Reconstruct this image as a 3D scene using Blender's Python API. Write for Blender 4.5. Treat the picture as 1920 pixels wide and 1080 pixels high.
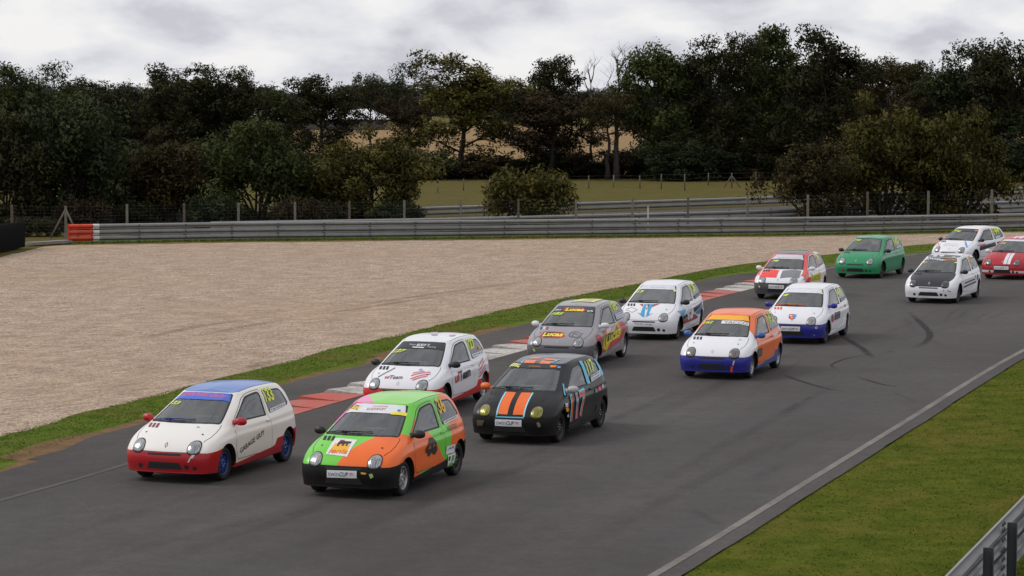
import bpy, bmesh, math, random
import numpy as np
from mathutils import Vector, Matrix
from mathutils.bvhtree import BVHTree
from mathutils.geometry import tessellate_polygon

for _o in list(bpy.data.objects):
    bpy.data.objects.remove(_o)
scene = bpy.context.scene
COL = scene.collection
R = math.radians
FULL = True

# ------------------------------------------------------------------ camera
F_PX, PITCH, ROLL, CAM_H = 4940.5, R(4.1558), R(0.1413), 6.1475      # solved from the cars' wheelbase in the photograph
cam_data = bpy.data.cameras.new('camera')
cam_data.sensor_width = 36.0
cam_data.lens = F_PX / 1920 * 36.0
cam_data.clip_start = 0.5
cam_data.clip_end = 12000
cam = bpy.data.objects.new('camera', cam_data)
cam.matrix_world = Matrix.Translation((0, 0, CAM_H)) @ Matrix.Rotation(R(90) - PITCH, 4, 'X') @ Matrix.Rotation(ROLL, 4, 'Z')
COL.objects.link(cam)
scene.camera = cam

# ------------------------------------------------------------------ sky, sun, exposure
SUN_AZ, SUN_EL = R(-82), R(42)          # azimuth from +Y towards +X: high on the left
world = bpy.data.worlds.new('World')
scene.world = world
world.use_nodes = True
wn, wl = world.node_tree.nodes, world.node_tree.links
wn.clear()
w_out = wn.new('ShaderNodeOutputWorld')
w_sky = wn.new('ShaderNodeTexSky')
w_sky.sky_type = 'NISHITA'
w_sky.sun_disc = False
w_sky.sun_elevation = SUN_EL
w_sky.sun_rotation = SUN_AZ
w_bg1 = wn.new('ShaderNodeBackground'); w_bg1.inputs['Strength'].default_value = 0.10
wl.new(w_sky.outputs[0], w_bg1.inputs['Color'])
# overcast deck: direction projected onto a flat cloud layer, so that it goes on the same way all round
w_tc = wn.new('ShaderNodeTexCoord')
w_sep = wn.new('ShaderNodeSeparateXYZ'); wl.new(w_tc.outputs['Generated'], w_sep.inputs[0])
def wmath(op, a, b=None, clamp=False):
    n = wn.new('ShaderNodeMath'); n.operation = op; n.use_clamp = clamp
    for i, v in enumerate((a, b)):
        if v is None: continue
        if isinstance(v, (int, float)): n.inputs[i].default_value = v
        else: wl.new(v, n.inputs[i])
    return n.outputs[0]
w_h = wmath('ADD', wmath('MAXIMUM', w_sep.outputs['Z'], 0.0), 0.42)
w_cmb = wn.new('ShaderNodeCombineXYZ')
wl.new(wmath('DIVIDE', w_sep.outputs['X'], w_h), w_cmb.inputs[0])
wl.new(wmath('DIVIDE', w_sep.outputs['Y'], w_h), w_cmb.inputs[1])
w_n1 = wn.new('ShaderNodeTexNoise'); w_n1.inputs['Scale'].default_value = 7.5; w_n1.inputs['Detail'].default_value = 6
w_n1.inputs['Roughness'].default_value = 0.52; w_n1.inputs['Distortion'].default_value = 0.2
wl.new(w_cmb.outputs[0], w_n1.inputs['Vector'])
w_ramp = wn.new('ShaderNodeValToRGB')
el = w_ramp.color_ramp.elements
el[0].position = 0.36; el[0].color = (0.61, 0.62, 0.69, 1)
el[1].position = 0.60; el[1].color = (0.97, 0.96, 0.965, 1)
e2 = w_ramp.color_ramp.elements.new(0.47); e2.color = (0.80, 0.81, 0.865, 1)
wl.new(w_n1.outputs['Fac'], w_ramp.inputs['Fac'])
w_bg2 = wn.new('ShaderNodeBackground'); w_bg2.inputs['Strength'].default_value = 0.96
wl.new(w_ramp.outputs[0], w_bg2.inputs['Color'])
w_mix = wn.new('ShaderNodeMixShader')
w_mix.inputs[0].default_value = 0.93
wl.new(w_bg1.outputs[0], w_mix.inputs[1]); wl.new(w_bg2.outputs[0], w_mix.inputs[2])
wl.new(w_mix.outputs[0], w_out.inputs['Surface'])

sun_data = bpy.data.lights.new('sun', 'SUN')
sun_data.energy = 1.4
sun_data.angle = R(20)
sun_data.color = (1.0, 0.96, 0.90)
sun = bpy.data.objects.new('sun', sun_data)
_sd = Vector((math.sin(SUN_AZ) * math.cos(SUN_EL), math.cos(SUN_AZ) * math.cos(SUN_EL), math.sin(SUN_EL)))
sun.rotation_euler = _sd.to_track_quat('Z', 'Y').to_euler()
sun.location = (-40, 80, 60)
COL.objects.link(sun)
scene.view_settings.view_transform = 'Standard'
scene.view_settings.look = 'None'
scene.view_settings.exposure = 0.0
scene.view_settings.gamma = 1.0
scene.view_settings.use_curve_mapping = False

# ------------------------------------------------------------------ helpers
rng = random.Random(7)
def lin(r, g, b):
    f = lambda c: (c / 255 / 12.92) if c / 255 <= 0.04045 else ((c / 255 + 0.055) / 1.055) ** 2.4
    return (f(r), f(g), f(b))

def pixel_ray(u, v):
    du, dv = u - 960, v - 540
    c, s = math.cos(ROLL), math.sin(ROLL)
    x, y = (du * c + dv * s) / F_PX, (-du * s + dv * c) / F_PX
    d = Vector((x, math.cos(PITCH) - y * math.sin(PITCH), -math.sin(PITCH) - y * math.cos(PITCH)))
    return Vector((0, 0, CAM_H)), d

def ground(u, v, z=0.0):                 # the point where a pixel's ray meets the plane at height z
    o, d = pixel_ray(u, v)
    return o + d * ((z - CAM_H) / d.z)

def at_depth(u, v, D):                   # a point on a pixel's ray at ground distance D
    o, d = pixel_ray(u, v)
    return o + d * (D / d.y)

def link(o, parent=None):
    COL.objects.link(o)
    if parent is not None: o.parent = parent
    return o

def obj(name, mesh, mats=None, parent=None, kind=None, label=None, cat=None, group=None):
    o = bpy.data.objects.new(name, mesh)
    if mats is not None:
        mats = mats if isinstance(mats, (list, tuple)) else [mats]
        if len(mesh.materials) == 0:
            for m in mats: mesh.materials.append(m)
        else:
            for i, m in enumerate(mats):
                o.material_slots[i].link = 'OBJECT'; o.material_slots[i].material = m
    link(o, parent)
    tag(o, label, cat, group, kind)
    return o

def tag(o, label=None, cat=None, group=None, kind=None):
    if label: o['label'] = label
    if cat: o['category'] = cat
    if group: o['group'] = group
    if kind: o['kind'] = kind
    return o

def empty(name, loc=(0, 0, 0), rz=0.0, label=None, cat=None, group=None):
    o = bpy.data.objects.new(name, None)
    o.location = loc; o.rotation_euler = (0, 0, rz); o.empty_display_size = 0.2
    link(o)
    return tag(o, label, cat, group)

def mesh_of(name, verts, faces, smooth=False):
    m = bpy.data.meshes.new(name)
    m.from_pydata([tuple(v) for v in verts], [], [tuple(f) for f in faces])
    if smooth:
        m.polygons.foreach_set('use_smooth', [True] * len(m.polygons))
    m.update()
    return m

class MB:                                 # collects shapes for ONE mesh
    def __init__(s): s.v = []; s.f = []; s.sm = []
    def add(s, vs, fs, smooth=False):
        b = len(s.v); s.v += [tuple(v) for v in vs]; s.f += [tuple(i + b for i in f) for f in fs]; s.sm += [smooth] * len(fs)
        return s
    def box(s, c, size, rot=None, bev=0.0):
        hx, hy, hz = [a / 2 for a in size]
        vs = [Vector((x, y, z)) for x in (-hx, hx) for y in (-hy, hy) for z in (-hz, hz)]
        if rot is not None: vs = [rot @ v for v in vs]
        c = Vector(c)
        return s.add([v + c for v in vs], [(0, 1, 3, 2), (4, 6, 7, 5), (0, 4, 5, 1), (2, 3, 7, 6), (0, 2, 6, 4), (1, 5, 7, 3)])
    def tube(s, pts, rad, n=8, cap=True, smooth=True, flat=1.0):
        pts = [Vector(p) for p in pts]
        rad = rad if isinstance(rad, (list, tuple)) else [rad] * len(pts)
        vs, fs = [], []
        t0 = (pts[1] - pts[0]).normalized()
        up = Vector((0, 0, 1)) if abs(t0.z) < 0.9 else Vector((1, 0, 0))
        a = t0.cross(up).normalized()
        for i, p in enumerate(pts):
            t = (pts[min(i + 1, len(pts) - 1)] - pts[max(i - 1, 0)]).normalized()
            a = (a - t * a.dot(t)).normalized(); b = t.cross(a)
            for k in range(n):
                th = 2 * math.pi * k / n
                vs.append(p + (a * math.cos(th) + b * math.sin(th) * flat) * rad[i])
        for i in range(len(pts) - 1):
            for k in range(n):
                fs.append((i * n + k, i * n + (k + 1) % n, (i + 1) * n + (k + 1) % n, (i + 1) * n + k))
        s.add(vs, fs, smooth)
        if cap:
            b = len(s.v) - len(vs)
            s.f.append(tuple(b + k for k in range(n))[::-1]); s.sm.append(False)
            e = b + (len(pts) - 1) * n
            s.f.append(tuple(e + k for k in range(n))); s.sm.append(False)
        return s
    def lathe(s, prof, n=32, axis='Y', c=(0, 0, 0), smooth=True):    # prof: (along axis, radius)
        vs, fs = [], []
        for (h, r) in prof:
            for k in range(n):
                th = 2 * math.pi * k / n
                p = (r * math.cos(th), h, r * math.sin(th)) if axis == 'Y' else (r * math.cos(th), r * math.sin(th), h)
                vs.append(Vector(p) + Vector(c))
        for i in range(len(prof) - 1):
            for k in range(n):
                fs.append((i * n + k, (i + 1) * n + k, (i + 1) * n + (k + 1) % n, i * n + (k + 1) % n))
        return s.add(vs, fs, smooth)
    def mesh(s, name):
        m = mesh_of(name, s.v, s.f)
        m.polygons.foreach_set('use_smooth', s.sm)
        return m
    def build(s, name, mat, parent=None, **k):
        return obj(name, s.mesh(name), mat, parent, **k)

# ------------------------------------------------------------------ materials
MATS = {}
class NT:
    def __init__(s, name):
        s.m = bpy.data.materials.new(name); s.m.use_nodes = True
        s.n, s.l = s.m.node_tree.nodes, s.m.node_tree.links
        s.b = s.n['Principled BSDF']; s.out = s.n['Material Output']
    def node(s, t, **k):
        n = s.n.new(t)
        for a, v in k.items(): setattr(n, a, v)
        return n
    def setin(s, n, i, v):
        if v is None: return
        if hasattr(v, 'is_output') or isinstance(v, bpy.types.NodeSocket): s.l.new(v, n.inputs[i])
        else: n.inputs[i].default_value = v
    def math(s, op, a, b=None, clamp=False):
        n = s.node('ShaderNodeMath', operation=op, use_clamp=clamp); s.setin(n, 0, a); s.setin(n, 1, b); return n.outputs[0]
    def pos(s, kind='Object'):
        return s.node('ShaderNodeTexCoord').outputs[kind]
    def mapv(s, vec, scale=(1, 1, 1), rot=(0, 0, 0), loc=(0, 0, 0)):
        n = s.node('ShaderNodeMapping'); s.l.new(vec, n.inputs[0])
        n.inputs['Scale'].default_value = scale; n.inputs['Rotation'].default_value = rot; n.inputs['Location'].default_value = loc
        return n.outputs[0]
    def noise(s, vec, scale, detail=4, rough=0.55, dist=0.0):
        n = s.node('ShaderNodeTexNoise'); s.l.new(vec, n.inputs['Vector'])
        n.inputs['Scale'].default_value = scale; n.inputs['Detail'].default_value = detail
        n.inputs['Roughness'].default_value = rough; n.inputs['Distortion'].default_value = dist
        return n.outputs['Fac']
    def voronoi(s, vec, scale, out='Distance', feature='F1'):
        n = s.node('ShaderNodeTexVoronoi', feature=feature); s.l.new(vec, n.inputs['Vector']); n.inputs['Scale'].default_value = scale
        return n.outputs[out]
    def ramp(s, fac, stops, interp='LINEAR'):
        n = s.node('ShaderNodeValToRGB'); s.setin(n, 0, fac); cr = n.color_ramp; cr.interpolation = interp
        while len(cr.elements) < len(stops): cr.elements.new(0.47)
        for e, (p, c) in zip(cr.elements, stops):
            e.position = p
            e.color = tuple(c) + (1,) if isinstance(c, (tuple, list)) else (c, c, c, 1)
        return n.outputs[0]
    def mix(s, fac, a, b, mode='MIX'):
        n = s.node('ShaderNodeMix', data_type='RGBA', blend_type=mode)
        s.setin(n, 0, fac)
        for i, v in ((6, a), (7, b)):
            if isinstance(v, (tuple, list)): n.inputs[i].default_value = tuple(v) + (1,)
            else: s.l.new(v, n.inputs[i])
        return n.outputs[2]
    def bump(s, h, strength=0.3, dist=0.01):
        n = s.node('ShaderNodeBump'); s.l.new(h, n.inputs['Height'])
        n.inputs['Strength'].default_value = strength; n.inputs['Distance'].default_value = dist
        s.l.new(n.outputs[0], s.b.inputs['Normal'])
    def set(s, **k):
        names = dict(color='Base Color', rough='Roughness', metal='Metallic', coat='Coat Weight', coatr='Coat Roughness', spec='Specular IOR Level', alpha='Alpha', trans='Transmission Weight', ior='IOR')
        for a, v in k.items():
            i = s.b.inputs[names[a]]
            if isinstance(v, bpy.types.NodeSocket): s.l.new(v, i)
            elif isinstance(v, (tuple, list)): i.default_value = tuple(v)[:3] + (1,)
            else: i.default_value = v
        return s

def plain(name, color, rough=0.5, metal=0.0, coat=0.0, vary=0.12, scale=6.0, spec=0.5):
    if name in MATS: return MATS[name]
    t = NT(name)
    n = t.noise(t.pos(), scale, 5, 0.6)
    f = t.ramp(n, [(0.3, 1 - vary), (0.7, 1 + vary * 0.4)])
    t.set(color=t.mix(1.0, tuple(color), f, 'MULTIPLY'), metal=metal, coat=coat, spec=spec)
    t.set(rough=t.math('ADD', t.math('MULTIPLY', n, 0.15), rough - 0.07))
    MATS[name] = t.m
    return t.m

# ------------------------------------------------------------------ surface materials
def m_grass(name, c_dark, c_mid, c_light, c_dry, dry_amt):
    t = NT(name); p = t.pos()
    n1 = t.noise(p, 0.30, 5, 0.62, 0.5); n2 = t.noise(p, 1.5, 6, 0.68, 0.4); n3 = t.noise(p, 22, 4, 0.75)
    base = t.ramp(n2, [(0.28, c_dark), (0.5, c_mid), (0.74, c_light)])
    dry = t.ramp(t.math('ADD', t.math('MULTIPLY', n1, 0.7), t.math('MULTIPLY', n2, 0.3)), [(dry_amt - 0.06, 0.0), (dry_amt + 0.10, 0.85)])
    col = t.mix(dry, base, tuple(c_dry))
    col = t.mix(1.0, col, t.ramp(n3, [(0.25, 0.66), (0.75, 1.30)]), 'MULTIPLY')
    t.set(color=col, rough=1.0, spec=0.02)
    t.bump(t.math('ADD', n3, t.math('MULTIPLY', n2, 0.8)), 0.9, 0.05)
    return t.m
MATS['grass'] = m_grass('mown_grass', (0.055, 0.082, 0.010), (0.098, 0.120, 0.015), (0.150, 0.160, 0.024), (0.160, 0.130, 0.030), 0.56)
MATS['verge'] = m_grass('verge_grass', (0.066, 0.108, 0.016), (0.115, 0.165, 0.025), (0.165, 0.200, 0.038), (0.175, 0.140, 0.042), 0.56)
MATS['meadow'] = m_grass('meadow_grass', (0.078, 0.074, 0.022), (0.112, 0.102, 0.032), (0.150, 0.130, 0.044), (0.140, 0.105, 0.042), 0.50)

def m_asphalt(name, c, tint, lo, hi, streak):
    t = NT(name); p = t.pos()
    big = t.noise(p, 0.16, 5, 0.6, 0.4)
    lane = t.noise(t.mapv(t.mapv(p, rot=(0, 0, R(19.5))), (0.9, 0.05, 1)), 1.0, 4, 0.55)
    fine = t.noise(p, 60, 4, 0.75); patch = t.noise(p, 2.6, 7, 0.78, 0.6); grit = t.noise(p, 13, 4, 0.8)
    seam = t.noise(t.mapv(t.mapv(p, rot=(0, 0, R(19.5))), (1.6, 0.16, 1)), 1.0, 5, 0.7)
    vor = t.voronoi(p, 160)
    col = t.mix(t.ramp(big, [(0.35, 0.0), (0.68, 1.0)]), tuple(c), tuple(tint))
    col = t.mix(1.0, col, t.ramp(lane, [(0.33, 1 - streak), (0.67, 1 + streak)]), 'MULTIPLY')
    col = t.mix(1.0, col, t.ramp(fine, [(0.25, lo), (0.75, hi)]), 'MULTIPLY')
    col = t.mix(1.0, col, t.ramp(patch, [(0.28, 0.80), (0.72, 1.18)]), 'MULTIPLY')
    col = t.mix(1.0, col, t.ramp(grit, [(0.28, 0.80), (0.72, 1.20)]), 'MULTIPLY')
    col = t.mix(t.ramp(seam, [(0.60, 0.0), (0.74, 0.45)]), col, (0.036, 0.030, 0.028))
    t.set(color=col, rough=t.ramp(lane, [(0.3, 0.66), (0.7, 0.88)]), spec=0.16)
    t.bump(t.math('ADD', fine, t.math('MULTIPLY', vor, 0.6)), 0.35, 0.008)
    return t.m
MATS['track'] = m_asphalt('track_asphalt', (0.062, 0.054, 0.051), (0.080, 0.074, 0.070), 0.86, 1.15, 0.20)
MATS['shoulder'] = m_asphalt('old_asphalt', (0.052, 0.044, 0.042), (0.096, 0.084, 0.080), 0.55, 1.45, 0.10)

def m_gravel():
    t = NT('gravel_stones'); p = t.pos()
    big = t.noise(p, 0.09, 4, 0.55); mid = t.noise(p, 0.9, 4, 0.6); lump = t.noise(t.mapv(t.mapv(p, rot=(0, 0, R(-50))), (6.0, 9.5, 1)), 1.0, 3, 0.65)
    rake = t.noise(t.mapv(t.mapv(p, rot=(0, 0, R(-50))), (1.0, 4.2, 1)), 1.0, 3, 0.6)
    cell = t.voronoi(p, 26, 'Color'); dist = t.voronoi(p, 26)
    sep = t.node('ShaderNodeSeparateColor'); t.l.new(cell, sep.inputs[0])
    col = t.ramp(sep.outputs[0], [(0.0, (0.26, 0.19, 0.145)), (0.3, (0.395, 0.290, 0.210)), (0.65, (0.49, 0.375, 0.282)), (1.0, (0.63, 0.52, 0.415))])
    col = t.mix(t.ramp(big, [(0.38, 0.0), (0.66, 0.55)]), col, (0.44, 0.315, 0.225))
    col = t.mix(1.0, col, t.ramp(rake, [(0.3, 0.74), (0.7, 1.14)]), 'MULTIPLY')
    col = t.mix(1.0, col, t.ramp(mid, [(0.3, 0.84), (0.7, 1.12)]), 'MULTIPLY')
    col = t.mix(1.0, col, t.ramp(lump, [(0.3, 0.70), (0.5, 1.0), (0.7, 1.16)]), 'MULTIPLY')
    t.set(color=col, rough=1.0, spec=0.04)
    t.bump(t.math('ADD', t.math('MULTIPLY', lump, 0.9), t.math('ADD', t.math('MULTIPLY', dist, -0.6), rake)), 0.7, 0.05)
    return t.m
MATS['gravel'] = m_gravel()
MATS['stone'] = plain('loose_stone', (0.43, 0.345, 0.275), 0.9, vary=0.30, scale=1.7, spec=0.15)

def m_dirt():
    t = NT('bare_dirt'); p = t.pos()
    n = t.noise(p, 3.0, 5, 0.65); f = t.noise(p, 45, 3, 0.7)
    col = t.ramp(n, [(0.3, (0.10, 0.085, 0.026)), (0.48, (0.20, 0.115, 0.055)), (0.75, (0.28, 0.165, 0.088))])
    col = t.mix(1.0, col, t.ramp(f, [(0.25, 0.6), (0.75, 1.3)]), 'MULTIPLY')
    t.set(color=col, rough=0.95, spec=0.15); t.bump(t.math('ADD', n, f), 0.8, 0.04)
    return t.m
MATS['dirt'] = m_dirt()
def m_field():
    t = NT('dry_maize_field'); p = t.pos()
    rows = t.noise(t.mapv(t.mapv(p, rot=(0, 0, R(8))), (0.05, 1.1, 1)), 1.0, 4, 0.6); n = t.noise(p, 0.8, 5, 0.7)
    col = t.mix(rows, (0.25, 0.155, 0.070), (0.37, 0.25, 0.125))
    col = t.mix(1.0, col, t.ramp(n, [(0.3, 0.6), (0.7, 1.25)]), 'MULTIPLY')
    t.set(color=col, rough=0.95, spec=0.1); t.bump(t.math('ADD', rows, n), 0.7, 0.5)
    return t.m
MATS['field'] = m_field()
def m_paint(name, c, worn, under=None):
    t = NT(name); p = t.pos()
    n = t.noise(p, 9, 6, 0.75); n2 = t.noise(p, 0.7, 3, 0.5)
    f = t.ramp(t.math('ADD', t.math('MULTIPLY', n, 0.6), t.math('MULTIPLY', n2, 0.4)), [(worn, 1.0), (worn + 0.16, 0.0)])
    t.set(color=t.mix(f, tuple(c), tuple(under or [x * 0.42 + 0.03 for x in c])), rough=0.8, spec=0.3)
    t.bump(n, 0.3, 0.006)
    return t.m
MATS['line'] = m_paint('worn_line_paint', (0.215, 0.190, 0.166), 0.42)
MATS['edge_line'] = m_paint('faded_edge_line', (0.086, 0.080, 0.075), 0.42)
MATS['kerb_red'] = m_paint('kerb_red_paint', (0.52, 0.070, 0.046), 0.45, (0.40, 0.155, 0.125))
MATS['kerb_white'] = m_paint('kerb_white_paint', (0.56, 0.52, 0.48), 0.40)

def fade_alpha(a, t):
    at = t.node('ShaderNodeAttribute'); at.attribute_name = 'fade'
    t.set(alpha=t.math('MULTIPLY', a, at.outputs['Fac']))
def m_rubber_mark():
    t = NT('tyre_rubber_mark'); p = t.pos()
    n = t.noise(p, 7, 5, 0.75); n2 = t.noise(p, 1.1, 3, 0.5)
    t.set(color=(0.026, 0.024, 0.024), rough=0.8, spec=0.2)
    fade_alpha(t.ramp(t.math('ADD', t.math('MULTIPLY', n, 0.55), t.math('MULTIPLY', n2, 0.45)), [(0.30, 0.20), (0.60, 0.95)]), t)
    return t.m
MATS['mark'] = m_rubber_mark()
def m_rubber_faint():
    t = NT('faint_tyre_mark'); p = t.pos()
    n = t.noise(p, 5, 5, 0.75); n2 = t.noise(p, 0.8, 3, 0.5)
    t.set(color=(0.028, 0.026, 0.026), rough=0.8, spec=0.2)
    fade_alpha(t.ramp(t.math('ADD', t.math('MULTIPLY', n, 0.5), t.math('MULTIPLY', n2, 0.5)), [(0.36, 0.0), (0.66, 0.22)]), t)
    return t.m
MATS['faint'] = m_rubber_faint()

def m_galv(name, c, metal=0.55, rough=0.5):
    t = NT(name); p = t.pos()
    n = t.noise(t.mapv(p, (1, 1, 1.5)), 1.6, 5, 0.7); sp = t.voronoi(p, 60)
    drip = t.noise(t.mapv(p, (5.0, 5.0, 0.5)), 1.0, 4, 0.7)
    col = t.mix(1.0, tuple(c), t.ramp(n, [(0.3, 0.76), (0.7, 1.1)]), 'MULTIPLY')
    col = t.mix(t.ramp(drip, [(0.58, 0.0), (0.8, 0.4)]), col, (0.17, 0.14, 0.11))
    t.set(color=col, metal=metal, rough=t.math('ADD', t.math('MULTIPLY', n, 0.25), rough - 0.1))
    t.bump(sp, 0.06, 0.002)
    return t.m
MATS['galv'] = m_galv('galvanised_rail', (0.27, 0.268, 0.265))
MATS['post'] = m_galv('dull_steel_post', (0.085, 0.088, 0.092), 0.4, 0.55)
MATS['rail_red'] = plain('rail_red_paint', (0.62, 0.055, 0.018), 0.5, vary=0.25, scale=3)
MATS['rail_white'] = plain('rail_white_paint', (0.66, 0.64, 0.62), 0.5, vary=0.2, scale=3)
MATS['concrete'] = plain('pale_concrete_post', (0.19, 0.175, 0.145), 0.9, vary=0.35, scale=5)
MATS['wood_post'] = plain('weathered_wood_post', (0.13, 0.105, 0.08), 0.9, vary=0.4, scale=8)
MATS['wire'] = plain('fence_wire', (0.10, 0.10, 0.10), 0.5, metal=0.6)
MATS['black_belt'] = plain('black_rubber_belting', (0.005, 0.0048, 0.0055), 0.9, vary=0.3, scale=2, spec=0.08)
MATS['slab'] = plain('grey_concrete_slab', (0.22, 0.21, 0.19), 0.9, vary=0.25, scale=3)
MATS['barn_roof'] = plain('pale_sheet_roof', (0.72, 0.72, 0.74), 0.45, vary=0.10, scale=0.6)
MATS['barn_wall'] = plain('dark_barn_boards', (0.09, 0.08, 0.07), 0.9, vary=0.3, scale=1)

# ------------------------------------------------------------------ ground sheets
def resample(pts, step):
    pts = [Vector((p[0], p[1])) for p in pts]
    # smooth polyline through the points (Catmull-Rom), then evenly spaced
    fine = []
    for i in range(len(pts) - 1):
        p0, p1, p2, p3 = pts[max(i - 1, 0)], pts[i], pts[i + 1], pts[min(i + 2, len(pts) - 1)]
        for k in range(12):
            u = k / 12
            fine.append(0.5 * ((2 * p1) + (p2 - p0) * u + (2 * p0 - 5 * p1 + 4 * p2 - p3) * u * u + (3 * p1 - p0 - 3 * p2 + p3) * u ** 3))
    fine.append(pts[-1])
    out, acc = [fine[0]], 0.0
    for a, b in zip(fine, fine[1:]):
        L = (b - a).length
        while acc + L >= step:
            f = (step - acc) / L
            a = a + (b - a) * f; out.append(a.copy()); L = (b - a).length; acc = 0.0
        acc += L
    out.append(fine[-1])
    return out

def at_frac(line, n):
    return [line[min(int(round(i * (len(line) - 1) / (n - 1))), len(line) - 1)] for i in range(n)]

def jitter(line, amp, seed, freq=(0.9, 2.7, 6.1)):
    r = random.Random(seed); ph = [r.uniform(0, 6.3) for _ in freq]
    out = []; s = 0.0
    for i, p in enumerate(line):
        a, b = line[max(i - 1, 0)], line[min(i + 1, len(line) - 1)]
        t = (b - a).normalized(); nrm = Vector((-t.y, t.x))
        if i: s += (p - line[i - 1]).length
        d = sum(math.sin(s * f + q) / (k + 1) for k, (f, q) in enumerate(zip(freq, ph))) * amp * 0.6 + r.uniform(-1, 1) * amp * 0.45
        out.append(p + nrm * d)
    return out

def strip(name, A, B, z, mat, kind='structure', parent=None, n=None):
    # flat sheet between two border lines, filled as one outline
    if n: A, B = at_frac(A, n), at_frac(B, n)
    out = [Vector((p.x, p.y, z)) for p in A] + [Vector((p.x, p.y, z)) for p in reversed(B)]
    fs = tessellate_polygon([out])
    m = mesh_of(name, out, fs)
    bm_ = bmesh.new(); bm_.from_mesh(m)
    for f in bm_.faces:
        if f.normal.z < 0: f.normal_flip()
    bm_.to_mesh(m); bm_.free()
    return obj(name, m, mat, parent, kind=kind)

def G(pix): return [ground(u, v).to_2d() for u, v in pix]

S = 4000.0
gp = obj('ground', mesh_of('ground', [(-S, -300, -0.06), (S, -300, -0.06), (S, 6000, -0.06), (-S, 6000, -0.06)], [(0, 1, 2, 3)]), MATS['meadow'], kind='structure')

track_left = [(-30, -20), (-20, 5), (-14, 22)] + [tuple(p) for p in G([(0, 936), (150, 894), (243, 866), (420, 815), (552, 777.5), (655, 748), (760, 719), (860, 691), (966, 661.7), (1100, 624), (1220, 591), (1320, 564), (1370, 551), (1416, 539.6), (1550, 503), (1699, 479), (1747, 473.8)])] + [(24, 113), (36, 124), (60, 140)]
track_right = [(-17, -20), (-8, 5), (-2.2, 22)] + [tuple(p) for p in G([(1250, 1080), (1500, 925), (1700, 800), (1920, 664)])] + [(17.8, 77), (25, 90), (37, 103), (62, 120)]
TL, TR = resample(track_left, 0.5), resample(track_right, 0.5)
TRo = [p + Vector((0.16, -0.055)) for p in TR]
track = strip('track', jitter(TL, 0.01, 1), jitter(TRo, 0.012, 2), 0.0, MATS['track'])
grass_low = [(-21, 5), (-15.2, 22)] + [tuple(p) for p in G([(0, 891), (74, 860), (139, 843), (185, 821), (241, 806), (400, 763), (530, 727), (585, 711), (648, 696), (701, 684), (800, 657), (900, 631), (955, 618), (998, 608), (1100, 584), (1200, 559), (1308, 531.7), (1340, 522.5), (1373, 517), (1415, 512), (1500, 504), (1570, 498), (1699, 478)])] + [(24, 113.5)]
grass_high = [(-23, 5), (-17.5, 22)] + [tuple(p) for p in G([(0, 815), (111, 784), (185, 766), (350, 724), (530, 679), (585, 664), (627, 652), (683, 641), (800, 614), (900, 590), (944, 580), (1100, 549), (1200, 530), (1290, 512), (1331, 504), (1430, 490), (1550, 477), (1699, 460.6), (1751, 456), (1850, 448)])] + [(27, 119)]
GL, GH = resample(grass_low, 0.4), resample(grass_high, 0.4)
strip('shoulder', at_frac(TL, 400), [p + Vector((-0.2, 0.06)) for p in at_frac(resample([(-34, -20)] + grass_low + [(36, 124.5), (60, 140.5)], 0.4), 400)], -0.010, MATS['shoulder'], n=400)
strip('verge', jitter(GL, 0.05, 3), jitter(GH, 0.10, 4), -0.022, MATS['verge'])
_dl = jitter(GL, 0.04, 5)
_dh = []
GHs = at_frac(GH, len(GL))
for i, p in enumerate(GL):
    q0_, q1_ = GL[max(i - 2, 0)], GL[min(i + 2, len(GL) - 1)]
    tt = (q1_ - q0_).normalized(); d = Vector((-tt.y, tt.x)); L = 1.0
    w = 0.50 + 0.26 * math.sin(i * 0.13) + 0.20 * math.sin(i * 0.41 + 1) + rng.uniform(-0.12, 0.12)
    _dh.append(p + d * max(0.04, min(w, 0.95) * (1.0 if p.y < 75 else 0.5)))
strip('dirt_margin', [p + Vector((0.04, -0.015)) for p in _dl], _dh, -0.016, MATS['dirt'])

# barrier line (base of the far steel barrier)
BAR = [ground(u, v).to_2d() for u, v in [(129, 454.5), (300, 451.5), (480, 449), (740, 446.5), (1000, 443.5), (1240, 441), (1480, 438.3), (1700, 434.5), (1920, 430)]]
BAR = BAR + [BAR[-1] + (BAR[-1] - BAR[-2]) * 1.0 + Vector((0, 0.8)), BAR[-1] + (BAR[-1] - BAR[-2]) * 2.2 + Vector((0, 2.6))]
BL_ = resample(BAR, 0.5)
# gravel bed: from the verge to the barrier
def off(line, d):
    out = []
    for i, p in enumerate(line):
        a, b = line[max(i - 1, 0)], line[min(i + 1, len(line) - 1)]
        t = (b - a).normalized(); out.append(p + Vector((-t.y, t.x)) * d)
    return out
g_far = [Vector((-60, 66)), Vector((-40, 82))] + [Vector(p) for p in G([(-160, 528), (-70, 502), (0, 481), (51, 468), (84, 461), (129, 458)])] + off(resample(BAR, 2.0), -1.1)[1:-2]
g_near = [Vector((-70, -10)), Vector((-40, 0)), Vector((-26, 5))] + [p + Vector((0.3, -0.1)) for p in resample(grass_high, 2.0)]
gravel = strip('gravel_bed', jitter(at_frac(g_near, 300), 0.02, 6), jitter(at_frac(resample([tuple(p) for p in g_far], 0.5), 300), 0.10, 7), -0.040, MATS['gravel'], n=300)
# thin rusty dirt line where gravel meets barrier grass
_ga = resample([tuple(p) for p in off(resample(BAR, 2.0), -1.5)[:-2]], 0.5)
_gb = resample([tuple(p) for p in off(resample(BAR, 2.0), -0.85)[:-2]], 0.5)
strip('dirt_margin', jitter(_ga, 0.22, 8), jitter(_gb, 0.18, 9), -0.034, MATS['dirt'])
strip('verge', jitter(off(BL_, -0.95), 0.2, 18), off(BL_, 3.0), -0.045, MATS['verge'])
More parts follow.
